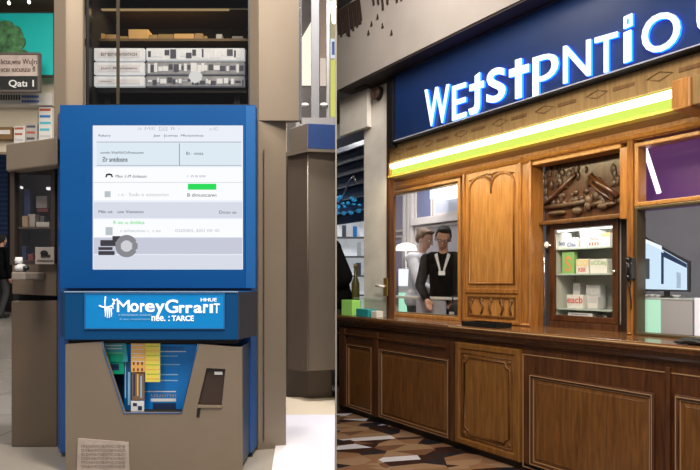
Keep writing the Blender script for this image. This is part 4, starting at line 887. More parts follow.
# the light strip's own light
p0 = RF.w(((ul0+ul1)/2, -.02, zla-.04)); p1 = RF.w(((ul0+ul1)/2, .42, zla-1.0))
l = area('strip_light', p0, p1, (ul1-ul0), 21, (1, .86, .50), .06)
zax = (p0-p1).normalized(); xax = Vector((eu.x, eu.y, 0)); yax = zax.cross(xax).normalized()
l.rotation_euler = Matrix((xax, yax, zax)).transposed().to_euler()
# sign
zsT = zb0-.022
sg = Thing('shop_sign', 'large dark blue shop sign with glowing white raised letters', 'sign', (RU(560, .1), .2, zs0), RF)
sg.part('board', MB().box(RU(395, .05), uR, .05, VU-.05, zs0, zsT), mat('sign_navy', (.004, .022, .10), .35, noise=.1, scale=3), bev=.004)
sg.part('frame', MB().frame(RU(393, .05), uR, zs0-.012, zsT, .014, .035, .12), mat('frame_black', (.012, .012, .02), .35), bev=.002)
sg.part('bottom_trim', MB().box(RU(395, .04), uR, .025, .035, zs0-.004, zs0+.004), mat('bottom_trim', (.4, .42, .55), .3))
sg.part('side_post', MB().box(RU(388.5, .05), RU(393, .05), .035, VU-.05, zs0-.05, zsT), BLACK)
LET = emis('letter_white', (.86, .92, 1.0), 1.7); LSB = emis('letter_blue', (.005, .075, 1), 8)
vt = .026
letters = [('W', 425, 449.5, 90, 84, 128, 121, .006), ('E', 452.5, 466.5, 86.5, 82, 121, 116.5, .004), ('mt', 468, 484, 76, 71, 116, 111, .0), ('s', 487, 505.5, 71, 65, 105, 99, .006),
           ('cross', 509.5, 529, 62, 56, 101, 95, .0), ('p', 533, 558.5, 58, 50, 97, 88, .004), ('N', 563.5, 591, 46.5, 39, 84, 75, .004), ('T', 595, 618, 38, 31.5, 76, 68.5, .004),
           ('dot', 622.5, 633, 18, 13, 64, 60, .0), ('O', 642, 680.5, 18, 8, 57, 46, .008), ('U', 697, 730, -2, -16, 36, 23, .006)]
def glyph(ch, P, v, bd, th):
    def q(a, b): return tuple((1-a)*(1-b)*P[0][k]+a*(1-b)*P[1][k]+a*b*P[2][k]+(1-a)*b*P[3][k] for k in (0, 1))
    if ch == 'cross': return plate([[q(.32, 0), q(.64, 0), q(.64, .60), q(1, .60), q(1, .80), q(.64, .80), q(.64, 1), q(.32, 1), q(.32, .80), q(0, .80), q(0, .60), q(.32, .60)]], v-th, v)
    if ch == 'dot':
        m = plate([[q(.15, 0), q(.85, 0), q(.85, .66), q(.15, .66)]], v-th, v); n_ = plate([[q(.15, .74), q(.95, .74), q(.95, 1), q(.15, 1)], [q(.42, .80), q(.42, .93), q(.68, .93), q(.68, .80)]], v-th, v)
        return m.add(n_.v, n_.f)
    if ch == 'mt': return plate([[q(.15, 0), q(.58, 0), q(.72, .10), q(.76, .22), q(.76, .60), q(1, .60), q(1, .76), q(.76, .76), q(.76, 1), q(.46, .94), q(.46, .76), q(.12, .76), q(.12, .60), q(.46, .60), q(.46, .24), q(.40, .17), q(.05, .16)]], v-th, v)
    return fit_text(ch, P, v, bd, th)
for ch, x0, x1, yt0, yt1, yb0, yb1, bd in letters:
    pts = [(RU(x0, vt), RZ(x0, yb0, vt)), (RU(x1, vt), RZ(x1, yb1, vt)), (RU(x1, vt), RZ(x1, yt1, vt)), (RU(x0, vt), RZ(x0, yt0, vt))]
    l = sg.part('letter', glyph(ch, pts, vt, bd, .008), LET)
    sg.part('letter_side', glyph(ch, pts, .049, bd, .014), LSB, parent=l)

# window 1 (clerks' window)
U = lambda x, v=VU: RU(x, v)
w1a, w1b = U(388.5), U(463)
wz1 = RZ(425, 281-.198*474, VU)
w1 = struct('window_1', MB().frame(w1a, w1b, zc, wz1+.02, .035, VU-.04, VU+.08), WOODP, RF, bev=.004)
struct_part('glass', MB().box(w1a+.03, w1b-.03, VU+.02, VU+.026, zc+.03, wz1-.01), GLASS, w1, RF)
struct_part('inner_frame', MB().frame(w1a+.035, w1b-.035, zc+.035, wz1-.015, .014, VU, VU+.05), mat('bronze', (.30, .22, .12), .3, .6), w1, RF)
# carved shutter panel
v2 = VU-.05
t = Thing('shutter', 'golden oak carved panel with double arched top left of the doorway', 'carved panel', (U(493), v2, zc), RF)
pa, pb = RU(463.5, v2), RU(522, v2); pz1 = RZ(493, 281-.2165*542, v2); pzm = RZ(493, 290, v2)
t.part('leaf', MB().box(pa, pb, v2, VU+.05, zc+.002, pz1), WOODP, bev=.006)
t.part('outer_moulding', MB().frame(pa, pb, zc+.005, pz1, .03, v2-.02, v2+.002), WOOD, bev=.006)
a0, a1, b1 = pa+.085, pb-.085, pz1-.10; pm = (a0+a1)/2; hgt = .10
pts = [(a0, v2-.004, pzm+.06), (a1, v2-.004, pzm+.06), (a1, v2-.004, b1-hgt)]
for k in range(1, 9): a = math.pi*k/9; pts.append((a1-(a1-pm)/2+(a1-pm)/2*math.cos(a), v2-.004, b1-hgt+hgt*math.sin(a)))
pts.append((pm, v2-.004, b1-hgt-.03))
for k in range(1, 9): a = math.pi*k/9; pts.append((a0+(pm-a0)/2+(pm-a0)/2*math.cos(a), v2-.004, b1-hgt+hgt*math.sin(a)))
pts.append((a0, v2-.004, b1-hgt))
t.part('arched_moulding', MB().tube(pts, .013, 8, close=True), WOOD)
t.part('rail', MB().box(pa+.03, pb-.03, v2-.014, v2+.001, pzm-.03, pzm+.01), WOOD, bev=.005)
q = MB()
q.frame(a0-.02, a1+.02, zc+.06, pzm-.06, .014, v2-.012, v2+.001)
for k in range(5):
    x = a0+.03+(a1-a0-.06)*k/4
    q.tube([(x, v2-.006, zc+.09), (x+(.03 if k % 2 else -.02), v2-.008, (zc+pzm)/2-.01), (x, v2-.006, pzm-.09)], .010, 8); q.ell((x, v2-.006, pzm-.10), (.022, .01, .026), 10, 8)
t.part('lower_carving', q, WOODC)
q = MB(); q.ell((pm, v2-.008, b1-.02), (.02, .01, .03)); q.tube([(pm, v2-.006, b1-.05), (pm, v2-.006, b1-.17)], .006, 8)
for s in (-1, 1): q.tube([(pm, v2-.006, b1-.01), (pm+s*.05, v2-.008, b1+.015), (pm+s*.1, v2-.006, b1+.01), (a1 if s > 0 else a0, v2-.006, b1-.02)], .007, 8)
t.part('crest_carving', q, WOODC)
# pilasters
struct('trim_5', MB().panel(U(522.3), U(535.5), zc, zTop+.02, [(0, VU+.1), (0, VU-.06), (.012, VU-.07), (.025, VU-.055), (.03, VU-.05)]), WOOD, RF)
struct('trim_6', MB().panel(U(631.5), U(637.5), zc, zTop+.02, [(0, VU+.1), (0, VU-.06), (.008, VU-.07), (.018, VU-.055), (.022, VU-.05)]), WOOD, RF)
# door head frame
struct('trim_7', MB().box(U(535.5), U(624.5), VU-.05, VU+.1, zTop-.035, zTop), WOODP, RF, bev=.008)
# carved tympanum
vd = VU+.12
struct('trim_8', MB().box(U(624.5), U(631.4), VU-.06, VU+.1, RZ(628, 219, VU), zTop-.036), WOOD, RF)
t = Thing('carved_transom', 'dark carved wooden transom with sloping beams above the display cabinet', 'carved transom', (U(580), vd, RZ(580, 216, vd)), RF)
ta, tb = U(535.5), U(624.5)+.02; tz0 = RZ(580, 219, vd)
t.part('board', MB().box(ta, tb, vd, vd+.06, tz0, zTop-.002), WOODD)
q = MB()
def T3(x, y): p = PR(x, y, vd-.02); return p
q.tube([T3(545, 205), T3(560, 190), T3(575, 174)], .018, 8); q.tube([T3(618, 196), T3(603, 186), T3(590, 176)], .022, 8); q.tube([T3(613, 201), T3(600, 192), T3(588, 181)], .012, 8)
t.part('sloping_beam', q, WOODM)
q = MB(); q.tube([T3(545, 208), T3(565, 205), T3(587, 201)], .020, 10); q.ell(T3(588.5, 200), (.032, .03, .045)); q.ell(T3(588, 206), (.03, .03, .04)); q.tube([T3(592, 205), T3(603, 202)], .02, 10); q.ell(T3(603, 206), (.05, .03, .03)); q.ell(T3(557, 213), (.09, .03, .022)); q.ell(T3(577, 211), (.05, .03, .035)); q.ell(T3(610, 204), (.05, .03, .02))
t.part('carved_figures', q, wood('carved_mid', (.045, .024, .013), (.125, .07, .038), .5))
q = MB()
for i in range(70):
    x = random.uniform(542, 620); y = random.uniform(167, 205)
    p = T3(x, y); q.ell((p[0], vd-.004, p[2]), (random.uniform(.012, .03), .014, random.uniform(.02, .05)), 7, 5)
t.part('leaf_carving', q, wood('carved_dark', (.028, .012, .007), (.075, .037, .02), .5), kind='stuff')
t.part('ledge', MB().box(ta, tb, vd-.08, vd+.06, tz0-.03, tz0+.004), WOODC, bev=.008)
# side leaf with fittings
solo('door_leaf', MB().box(U(535.5), RU(551, vd), vd+.02, vd+.06, zc, tz0-.031), mat('leaf_dark', (.06, .05, .05), .35), 'dark narrow door leaf left of the display cabinet', 'door leaf', RF)
t = Thing('wall_bracket', 'steel bracket with two white knobs on the dark door leaf', 'bracket', PR(543, 248, vd), RF)
q = MB().tube([PR(537, 245, vd-.03), PR(551, 245.5, vd-.03)], .006, 8); t.part('arm', q, CHROME)
for x in (538.5, 546.5): t.part('knob', MB().ell(PR(x, 245, vd-.035), (.022, .02, .028)), WHITE)
t.part('rod', MB().tube([PR(544, 248, vd-.03), PR(545, 310, vd-.03)], .005, 8), CHROME)
t.part('plate', MB().box(RU(541, vd), RU(547, vd), vd-.03, vd+.019, RZ(544, 251, vd), RZ(544, 247, vd)), GREY)
# display cabinet
dv = vd-.02
ca, cb = RU(549.5, dv), RU(618, dv); cz1 = RZ(583, 217, dv)-.035
t = Thing('display_cabinet', 'lit glass-fronted display cabinet of packaged goods in the doorway', 'display cabinet', ((ca+cb)/2, dv+.2, zc+.055), RF)
CB0 = zc+.056
t.part('door_frame', MB().frame(ca, cb, CB0, cz1, .05, dv, dv+.03), WOODM, bev=.006)
t.part('glass', MB().box(ca+.045, cb-.045, dv+.012, dv+.017, CB0+.045, cz1-.045), GLASS)
t.part('knob', MB().ell((cb-.025, dv-.01, (CB0+cz1)/2), (.014, .014, .014)), CHROME)
INT = mat('cabinet_inside', (.55, .56, .50), .5)
dd = .34
q = MB(); q.box(ca, cb, dv+dd, dv+dd+.02, CB0, cz1); q.box(ca, ca+.02, dv+.031, dv+dd, CB0, cz1); q.box(cb-.02, cb, dv+.031, dv+dd, CB0, cz1); q.box(ca, cb, dv+.031, dv+dd, CB0, CB0+.02); q.box(ca, cb, dv+.031, dv+dd, cz1-.02, cz1)
t.part('case', q, INT)
vm = dv+.14
SH = [RZ(583, y, dv+.06) for y in (247.5, 273.5, 309)]
for z in SH: t.part('shelf', MB().box(ca+.02, cb-.02, dv+.06, dv+dd, z-.012, z), mat('shelf_glass', (.45, .55, .50), .2))
t.part('lamp', MB().box(ca+.05, cb-.05, dv+.035, dv+.05, cz1-.07, cz1-.055), emis('cab_lamp', (1, 1, .92), 2))
l = area('cabinet_lamp', RF.w(((ca+cb)/2, dv+.06, cz1-.075)), RF.w(((ca+cb)/2, dv+.22, CB0+.3)), .45, 1.5, (1, 1, .9), .04)
plinthC = struct('wall_cabinet_base', MB().box(ca, cb, dv, dv+dd+.02, 0, CB0-.001), WOODD, RF)
PG = mat('prod_green', (.25, .50, .16), .5); PO = mat('prod_orange', (.75, .28, .10), .5); PYW = mat('prod_yellow', (.75, .60, .15), .5); PRD = mat('prod_red', (.60, .10, .08), .5); PWH = mat('prod_white', (.72, .72, .70), .5); PNV = mat('prod_navy', (.05, .09, .30), .5)
def product(x0, x1, zb, y0, m, bands, label, dep=.08, vv=None, name='product_box'):
    v = dv+.08 if vv is None else vv
    u0, u1 = RU(x0, v), RU(x1, v); z1 = RZ((x0+x1)/2, y0, v); t = Thing(name, label, 'box', ((u0+u1)/2, v+dep/2, zb), RF, group='packages in the display cabinet')
    t.part('carton', MB().box(u0, u1, v, v+dep, zb+.0005, z1), m, bev=.002)
    H = z1-zb
    for (a, b, c, d, mm, txt) in bands:
        if txt: t.part('lettering', fit_text(txt, rect(u0+(u1-u0)*a, u0+(u1-u0)*b, zb+H*c, zb+H*d), v-.0004, .01, .0015), mm)
        else: t.part('print', MB().box(u0+(u1-u0)*a, u0+(u1-u0)*b, v-.0015, v-.0003, zb+H*c, zb+H*d), mm)
bT = CB0+.02
product(558, 566, SH[0], 233, PWH, [(.1, .9, .2, .5, PNV, 'bıo')], 'white package with navy print at the left of the top shelf')
product(567, 577, SH[0], 238, PWH, [(.05, .95, .15, .6, PNV, 'Oau')], 'low white package with blue letters on the top shelf')
product(580, 587, SH[0], 229, LGREY, [(.1, .9, .6, .9, PWH, None)], 'tall grey package in the middle of the top shelf')
product(588, 600, SH[0], 231, PWH, [(.1, .9, .1, .3, PRD, 'ıııı'), (.15, .85, .45, .7, PRD, 'REC')], 'white package with red letters on the top shelf')
product(601, 610, SH[0], 233, PWH, [(0, 1, .75, 1, PO, None)], 'white package with orange top band, right of the top shelf')
product(562, 574, SH[1], 252, PG, [(.25, .75, .1, .8, PO, 'S')], 'green package with large orange letter on the second shelf', dep=.05)
product(576, 588.5, SH[1], 259, PWH, [(0, 1, .5, .95, PYW, 'ıcoıcn'), (.2, .8, .1, .4, PRD, 'RBR')], 'white package with yellow lettering on the second shelf')
product(590, 607, SH[1], 259, PWH, [(.05, .95, .5, .9, PG, 'oCCeq')], 'wide white package with green lettering on the second shelf')
product(573, 580, SH[2], 283, PWH, [(.1, .9, .7, .9, LGREY, None)], 'narrow white package on the third shelf', vv=dv+.2)
product(586, 600, SH[2], 285, LGREY, [(.05, .95, .6, .9, PWH, 'ıncon')], 'grey package with white lettering on the third shelf', vv=dv+.18)
product(567, 583, SH[2], 295, PWH, [(.02, .98, .4, .9, PRD, 'eacb')], 'low package with bold red lettering on the third shelf')
product(587, 598, SH[2], 297, LGREY, [(.1, .9, .1, .5, PWH, None)], 'small grey package at the right front of the third shelf')
product(568, 592, bT, 313, PWH, [(.08, .8, .7, .9, PNV, 'Uacansıau'), (.1, .7, .35, .5, PNV, 'nıııaıcı')], 'wide white package with navy writing at the cabinet bottom')
t = Thing('round_device', 'round black device on foot at the cabinet bottom right', 'device', (RU(603, dv+.1), dv+.1, bT), RF)
p = PR(603, 320, dv+.1); t.part('body', MB().lathe((p[0], p[1]-.03, p[2]), [(.02, 0), (.055, .01), (.06, .04), (.03, .06)], 20, 'y'), BLACK)
t.part('foot', MB().lathe((p[0], p[1], bT), [(.05, 0.0005), (.045, .01), (.012, .02), (.012, p[2]-bT)], 16), BLACK)
# space right of cabinet with phone
solo('door_leaf', MB().box(cb+.001, U(632), vd+.02, vd+.06, zc, tz0-.031), mat('leaf_dark2', (.03, .02, .018), .4), 'very dark narrow panel right of the display cabinet', 'door leaf', RF)
t = Thing('telephone', 'black wall telephone on the pilaster right of the display cabinet', 'telephone', PR(631, 300, VU-.07), RF)
q = MB().tube([PR(629, 262, VU-.11), PR(628.5, 268, VU-.12), PR(629, 276, VU-.11)], .014, 10); q.ell(PR(629, 260, VU-.105), (.02, .03, .025)); q.ell(PR(629, 277.5, VU-.105), (.02, .03, .025))
t.part('handset', q, BLACK)
t.part('cradle', MB().box(RU(627, VU-.08), RU(633, VU-.08), VU-.092, vd+.019, RZ(630, 279, VU-.08), RZ(630, 258, VU-.08)), mat('cradle', (.05, .05, .055), .4), bev=.004)
t.part('keypad', MB().box(RU(627.5, VU-.08), RU(632.5, VU-.08), VU-.098, VU-.0925, RZ(630, 264, VU-.08), RZ(630, 260, VU-.08)), LGREY)
t.part('cord', MB().tube([PR(629, 280, VU-.09), PR(629.5, 290, VU-.09), PR(631, 300, VU-.08), PR(631, 309, VU-.075)], .005, 8), BLACK)

# right window
va = VU
z_t0 = RZ(670, 281-.199*719, va); z_m = RZ(640, 203, va)
w2 = struct('window_2', MB().frame(U(638), uR-.1, z_m-.03, z_t0, .030, va-.05, va+.06), WOODP, RF, bev=.006)
struct_part('glass', MB().box(U(638)+.04, uR-.14, va+.02, va+.026, z_m+.01, z_t0-.04), GLASS, w2, RF)
w3 = struct('window_3', MB().frame(U(638), uR-.1, zc, z_m-.032, .022, va-.05, va+.06, .02), mat('dark_bronze', (.12, .085, .045), .35, .5), RF, bev=.005)
struct_part('glass', MB().box(U(638)+.045, uR-.14, va+.02, va+.026, zc+.02, z_m-.07), GLASS, w3, RF)
solo('reflection_panel', MB().box(U(638)-.75, uR-.12, va+.35, va+.38, z_m-.02, z_t0+.1), mat('purple', (.12, .04, .18), .5, emit=(.17, .04, .26), es=.30, noise=.3, scale=2), 'purple glowing panel imitating a reflection in the top right window', 'panel', RF)  # glowing panel stands in for magenta light reflected in the pane
solo('reflection_tube', MB().tube([PR(645, 149, va+.12), PR(659, 193, va+.12)], .017, 12), emis('tube_pink', (1, .82, .98), 2.2), 'slanted white glowing tube imitating a lamp reflection in the top right window', 'lamp', RF)  # glowing tube stands in for a fluorescent tube's reflection
solo('window_bar', MB().tube([PR(643.5, 147, va+.04), PR(643.5, 195, va+.04)], .008, 8), mat('bar_pale', (.6, .55, .6), .3), 'thin pale upright rod at left of the top right window', 'rod', RF)

# back room
ZI = .25
IV = 2.9
struct('floor_back_room', MB().prism_z([(RU(320, 1.0), VU+.56), (uR, VU+.56), (uR, IV), (RU(380, IV), IV), (RU(320, 2.0), 2.0)], 0, ZI), mat('inner_floor', (.12, .10, .09), .5), RF)
struct('wall_back_room', MB().box(RU(380, IV), uR, IV, IV+.1, 0, 3.3), mat('inner_wall', (.36, .36, .38), .7, noise=.1, scale=2), RF)
struct('wall_back_room_left', MB().prism_z([(RU(372, WV+.10), WV+.10), (RU(376, WV+.10), WV+.10), (RU(382, IV), IV), (RU(378, IV), IV)], 0, 3.3), mat('inner_wall2', (.45, .44, .44), .7), RF)
struct('ceiling_back_room', MB().prism_z([(RU(378, WV+.10), VU+.16), (uR, VU+.16), (uR, IV), (RU(380, IV), IV), (RU(378, WV+.10), WV+.10)], 3.2, 3.3), mat('inner_ceil', (.5, .5, .5), .8), RF)
p = RF.w((RU(440, 1.4)-.3, 1.3, 3.15)); area('back_room_lamp', p, p-Vector((0, 0, 1)), 1.0, 42, (.97, .97, 1), .5)
p = RF.w((RU(680, 1.2), 1.3, 3.15)); area('back_room_lamp', p, p-Vector((0, 0, 1)), 1.0, 26, (.97, .97, 1), .5)
# partition with glazed cupboards behind clerks
pv = 1.9
def PX(x): return RU(x, pv)
t = Thing('glazed_cupboard', 'pale glazed wall cupboards behind the two clerks', 'cupboard', (PX(425), pv, ZI), RF)
PALE = mat('pale_frame', (.55, .50, .46), .5)
z_ = lambda x, y: RZ(x, y, pv)
t.part('carcass', MB().box(PX(388), PX(475), pv+.05, pv+.35, ZI, z_(425, 175)), mat('cup_grey', (.34, .33, .40), .6))
for x0, x1, y0, y1, m in ((389, 405, 192, 232, mat('pane_grey', (.30, .27, .36), .25)), (414, 431, 183, 219, mat('pane_blue', (.15, .17, .27), .2)), (432, 463, 183, 214, mat('pane_pale', (.42, .44, .50), .25)), (390, 402, 236, 300, mat('pane_grey', (.3, .27, .36), .25)), (414, 463, 224, 300, mat('pane_dim', (.28, .26, .27), .3))):
    zz0, zz1 = RZ((x0+x1)/2, y1, pv), RZ((x0+x1)/2, y0, pv)
    d = t.part('door', MB().frame(PX(x0), PX(x1), zz0, zz1, .03, pv+.015, pv+.05), PALE, bev=.004)
    t.part('pane', MB().box(PX(x0)+.025, PX(x1)-.025, pv+.03, pv+.045, zz0+.025, zz1-.025), m, parent=d)
for x in (404, 408, 411): t.part('post', MB().box(PX(x), PX(x+2.4), pv-.03, pv+.05, ZI, z_(410, 180)), PALE, bev=.006)
t.part('cornice', MB().box(PX(413), PX(466), pv-.05, pv+.05, z_(438, 223), z_(438, 216)), PALE, bev=.006)
p = PR(448, 186, pv-.25); solo('ceiling_light', MB().box(p[0]-.3, p[0]+.38, pv-.3, pv-.05, p[2]-.14, p[2]-.02), emis('lamp_soft', (.95, .96, 1), 1.6), 'bright white strip light high behind the clerks', 'light', RF)
q = MB(); p = PR(406, 247, 1.72); q.lathe(p, [(.17, -.05), (.13, .03), (.05, .06)], 20)
t = Thing('desk_lamp', 'white glowing desk lamp left of the clerk in white shirt', 'lamp', (p[0], 1.72, ZI), RF)
t.part('shade', q, emis('shade_glow', (1, .97, .92), 1.5)); t.part('pole', MB().tube([(p[0], 1.72, ZI), (p[0], 1.72, p[2])], .012), CHROME); t.part('base', MB().lathe((p[0], 1.72, ZI), [(.13, 0), (.12, .02), (.02, .03)]), GREY)
p = PR(406, 290, 1.35); u_ = RU(398, 1.35); u2 = RU(418, 1.35)
t = Thing('lit_case', 'small glowing white and green case beside the clerks desk', 'case', ((u_+u2)/2, 1.4, ZI), RF)
t.part('body', MB().box(u_, u2, 1.36, 1.6, ZI, RZ(408, 268, 1.35)), mat('case_white', (.6, .6, .62), .4))
t.part('lit_face', MB().box(u_+.01, u2-.01, 1.35, 1.36, RZ(408, 286, 1.35), RZ(408, 269, 1.35)), emis('face_white', (.88, .92, 1), 1.2))
t.part('lit_face', MB().box(u_+.01, u2-.04, 1.35, 1.36, zc-.05, RZ(408, 293, 1.35)), emis('face_green', (.45, .95, .65), .9), label='green glowing lower face')
# desk
dz = RZ(425, 296, .95)
t = Thing('clerk_desk', 'pale inner desk in front of the two clerks', 'desk', (RU(420, .9), .9, ZI), RF)
t.part('top', MB().box(RU(391, .8), RU(452, .8), VU+.36, VU+.50, dz-.03, dz), mat('desk_top', (.62, .63, .60), .2), bev=.004)
t.part('front', MB().box(RU(418, .8), RU(447, .8), VU+.37, VU+.39, ZI, dz-.03), mat('desk_grey', (.36, .37, .44), .5), label='grey front panel')
t.part('side', MB().box(RU(391, .8), RU(393, .8), VU+.37, VU+.49, ZI, dz-.03), WHITE)
# acrylic box
solo('acrylic_box', MB().frame(RU(398, VU+.2), RU(420, VU+.2), zc+.05, RZ(409, 292, VU+.2), .006, VU+.12, VU+.3), mat('acry', (.55, .80, .66), .15, emit=(.5, .9, .7), es=.25), 'pale green acrylic frame standing inside the clerks window', 'acrylic frame', RF) if False else None

# clerks
J = joints(lean=.05, elR=V3(-.24, -.20, 1.10), wrR=V3(-.15, -.42, .99), elL=V3(.24, -.18, 1.10), wrL=V3(.10, -.42, .98), hrot=Rx(.35, .0, .2))
pA = (RU(419, 1.36), 1.36, ZI)
build_person('clerk in white shirt with short brown hair, leaning behind the dark-vested clerk', pA, J,
    [('shirt', top_shirt(True), SHIRTW, .010), ('trousers', trousers, TROU, .014), ('shoes', shoes, BLACK, .01)], mk_hair(HB, True), SKIN2, fr=RF, rz=1.75, sc=1.10)
def clerk_extras(o, hp, J):
    g = MB()
    for s in (-1, 1):
        c = Vector((s*.033, -.112, .017)); g.tube([hp(c.x+.024*math.cos(a), c.y, c.z+.016*math.sin(a)) for a in [k*math.pi/7 for k in range(14)]], .003, 6, close=True)
        g.tube([hp(s*.057, -.108, .02), hp(s*.086, 0, .02)], .003, 6)
    g.tube([hp(-.01, -.114, .02), hp(.01, -.114, .02)], .003, 6)
    link_mesh('glasses', to_mesh(g, (0, 0, 0)), BLACK, o)
    c = J['chest']; n = J['neck']; q = MB()
    for s in (-1, 1): q.quadp([tuple(c+V3(s*.012, -.178, .0)), tuple(c+V3(s*.03, -.178, .0)), tuple(n+V3(s*.085, -.095, -.02)), tuple(n+V3(s*.055, -.105, .0))], (0, .02, 0))
    link_mesh('collar', to_mesh(q, (0, 0, 0)), SHIRTW, o)
    q = MB().box(c.x-.035, c.x+.035, c.y-.190, c.y-.175, c.z-.05, c.z-.005); link_mesh('name_badge', to_mesh(q, (0, 0, 0)), WHITE, o)
    q = MB(); q.tube([c+V3(-.02, -.18, -.01), n+V3(-.06, -.10, -.04)], .004, 6); q.tube([c+V3(.02, -.18, -.01), n+V3(.06, -.10, -.04)], .004, 6); link_mesh('lanyard', to_mesh(q, (0, 0, 0)), WHITE, o)
J = joints(lean=.06, elR=V3(-.25, -.10, 1.12), wrR=V3(-.16, -.26, .98), elL=V3(.25, -.06, 1.10), wrL=V3(.14, -.26, .98), hrot=Rx(.40, .12, .15))
build_person('clerk in black vest and glasses with white collar and name badge', (RU(444, 1.04), 1.04, ZI), J,
    [('shirt', top_shirt(True, .010), BLK, .012), ('vest', vest, mat('vest_black', (.002, .002, .003), .95, spec=.06), .012), ('trousers', trousers, TROU, .014), ('shoes', shoes, BLACK, .01)], mk_hair(HK), SKIN, fr=RF, rz=.72, sc=1.07, extras=clerk_extras)

# bag, goods on the counter's far end
t = Thing('office_chair', 'black chair back in front of the dark-vested clerk', 'chair', (RU(455, .68), .68, zc), RF)
bpy.data.objects.remove(t.o)
q = MB(); p = PR(452, 312, .52); 
t = Thing('shoulder_bag', 'black bag with grey buckle standing on the worktop inside the clerks window', 'bag', (p[0], .55, zc), RF)
t.part('body', remesh(MB().add([(a-p[0], b_-.55, c_-zc) for a, b_, c_ in MB().ell((p[0], .57, zc+.09), (.09, .05, .085)).box(p[0]-.07, p[0]+.07, .53, .61, zc+.008, zc+.09).v], MB().ell((0, 0, 0), (1, 1, 1)).box(0, 1, 0, 1, 0, 1).f), .008, 3), BLACKM)
t.part('buckle', MB().box(p[0]-.03, p[0]+.03, .508, .522, zc+.05, zc+.075), LGREY)
t.part('handle', MB().tube([(p[0]-.05, .57, zc+.15), (p[0]-.04, .57, zc+.23), (p[0]+.04, .57, zc+.23), (p[0]+.05, .57, zc+.15)], .008, 8), BLACKM)
def rbox(name, x0, x1, v, d, y0, m, label, cat, base=None):
    b0 = zc+.0005 if base is None else base
    return solo(name, MB().box(RU(x0, v), RU(x1, v), v, v+d, b0, RZ((x0+x1)/2, y0, v)), m, label, cat, RF, bev=.004)
rbox('lime_box', 341.5, 352, .0, .12, 300, mat('lime', (.30, .62, .14), .5, emit=(.3, .7, .15), es=.15), 'lime green box at the far left end of the counter', 'box')
rbox('teal_box', 356, 368, -.03, .12, 309, mat('tealb', (.02, .32, .36), .5), 'teal box on the counter in front of the white column', 'box')
rbox('white_carton', 371, 376.5, -.02, .09, 311, PWH, 'small white carton right of the teal box', 'box')
t = Thing('bottle', 'olive bottle standing behind the lime green box', 'bottle', (RU(355, .4), .4, zc), RF)
p = (RU(355.5, .4), .4, zc+.0005); h = RZ(355.5, 264, .4)-zc
t.part('glass_body', MB().lathe(p, [(.045, 0), (.05, .02), (.05, h*.6), (.02, h*.75), (.02, h*.92)], 18), mat('olive_glass', (.12, .11, .03), .2)); t.part('stopper', MB().lathe((p[0], p[1], p[2]+h*.92), [(.024, 0), (.024, h*.08)]), mat('stopper', (.3, .22, .08), .4))
# small shelf bracket on column
t = Thing('wall_dispenser', 'small white dispenser on brass arm at the white column edge', 'dispenser', PR(381, 296, .1), RF)
t.part('arm', MB().tube([PR(386, 288, .08), PR(378, 286, .05)], .008, 8), mat('brass', (.45, .30, .10), .3, .8)); t.part('head', MB().cap(PR(376.5, 285.5, .05), PR(383.5, 286.5, .05), .018, .014), WHITE)
t.part('plate', MB().box(RU(384.5, .08), RU(388.2, .08), .065, .079, RZ(386, 296, .08), RZ(386, 278, .08)), mat('brass', (.45, .3, .1), .3, .8))
# glass guard at the counter's far end
t = Thing('glass_guard', 'low clear glass guard on the counter in front of the white column', 'glass guard', (RU(366, .1), .12, zc), RF)
t.part('pane', MB().box(RU(353.5, .115), RU(387, .115), .115, .121, zc, RZ(366, 298, .115)), GLASS)
t.part('edge', MB().box(RU(353.5, .115), RU(387, .115), .113, .123, RZ(366, 298.6, .115), RZ(366, 298, .115)), mat('glass_edge', (.5, .62, .55), .2))

# through the right window: monitors
mv = .62
def M(x, y, v=mv): return PR(x, y, v)
t = Thing('monitor', 'large thin monitor with bright bluish white screen behind the right window', 'monitor', (RU(665, mv), mv, zc), RF)
def scr_poly(a, v0, v1): return MB().prism_y([(RU(x, mv), RZ(x, y, mv)) for x, y in a], v0, v1)
fr = [(641.5, 291), (689, 292), (689, 261), (641.5, 235)]
ins = [(643, 289), (687, 290), (687, 263.5), (643, 238.5)]
z0m, z1m = RZ(660, 294, mv), RZ(660, 243, mv)
t.part('bezel', scr_poly(fr, mv, mv+.03), mat('bezel_dark', (.03, .035, .05), .4), bev=.002)
s_ = t.part('screen', scr_poly(ins, mv-.003, mv), emis('mon_blue', (.66, .84, 1), 1.05))
t.part('screen_bar', scr_poly([(661.5, 284), (664, 284), (664, 253), (661.5, 252)], mv-.006, mv-.003), mat('bar_navy', (.02, .05, .15), .4), parent=s_)
t.part('screen_bar', scr_poly([(643.2, 241.5), (662, 250), (662, 246), (643.2, 238)], mv-.006, mv-.003), emis('bar_white', (.9, .97, 1), 1.1), parent=s_)
t.part('screen_bar', scr_poly([(664, 257), (687, 268), (687, 264), (664, 251)], mv-.006, mv-.003), mat('bar_navy', (.02, .05, .15), .4), parent=s_)
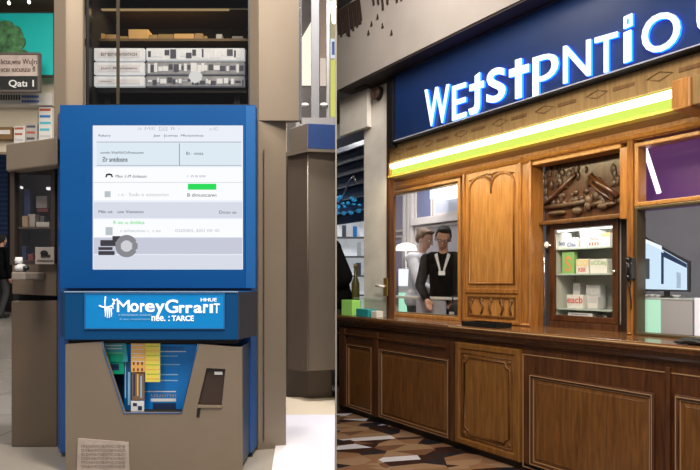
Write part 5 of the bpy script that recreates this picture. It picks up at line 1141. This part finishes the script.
t.part('screen_figure', scr_poly([(677, 288), (681, 288), (681, 273), (677, 272)], mv-.006, mv-.003), mat('fig', (.25, .35, .5), .4, emit=(.3, .45, .6), es=.5), parent=s_)
gz = RZ(665, 298, .52)
t.part('stand', MB().tube([(RU(665, mv), mv+.03, RZ(665, 291, mv)), (RU(665, mv), mv+.03, gz+.004)], .02, 8), BLACK)
t.part('foot', MB().lathe((RU(665, mv), mv+.03, gz+.0005), [(.045, 0), (.042, .008), (.02, .012)]), BLACK)
# lit case in the lower right window
lv2 = .52
t = Thing('glass_case', 'glass counter case with pale green lit column below the monitor', 'glass case', (RU(665, lv2), lv2, zc), RF)
gz = RZ(665, 298, lv2)
t.part('top', MB().box(RU(636.5+3.5, lv2), RU(692, lv2), lv2-.005, lv2+.24, gz-.012, gz), mat('case_top', (.5, .55, .55), .15), bev=.003)
t.part('front', MB().box(RU(661, lv2), RU(692, lv2), lv2, lv2+.01, zc, gz-.012), mat('case_grey', (.42, .42, .46), .35))
t.part('green_column', MB().box(RU(644, lv2), RU(660.5, lv2), lv2, lv2+.08, zc, gz-.012), mat('gcol', (.35, .62, .50), .4, emit=(.45, .85, .65), es=.5), label='pale green lit column')
t.part('ochre_column', MB().box(RU(640.5, lv2), RU(643.8, lv2), lv2, lv2+.08, zc, gz-.012), mat('ocol', (.35, .30, .10), .4))
solo('glowing_white_panel', MB().box(RU(693, lv2), RU(720, lv2), lv2+.02, lv2+.05, zc, RZ(700, 298, lv2)), mat('wp', (.7, .7, .75), .4, emit=(.9, .9, 1), es=.35), 'white panel right of the glass case at the frame edge', 'panel', RF)  # plain white panel, its brightness put in as emission
q = MB()
for i, (x, w) in enumerate(((646, .022), (651.5, .024), (657, .022), (676, .03))):
    solo('small_dish', MB().lathe((RU(x, lv2+.05), lv2+.06, gz+.0005), [(w*.5, 0), (w, .02), (w*.95, .022), (w*.4, .006)], 14), LGREY, ['leftmost small steel dish on the glass case', 'second small steel dish from the left on the glass case', 'third small steel dish on the glass case below the monitor', 'rightmost small steel dish on the glass case'][i], 'dish', RF, group='steel dishes on the glass case')
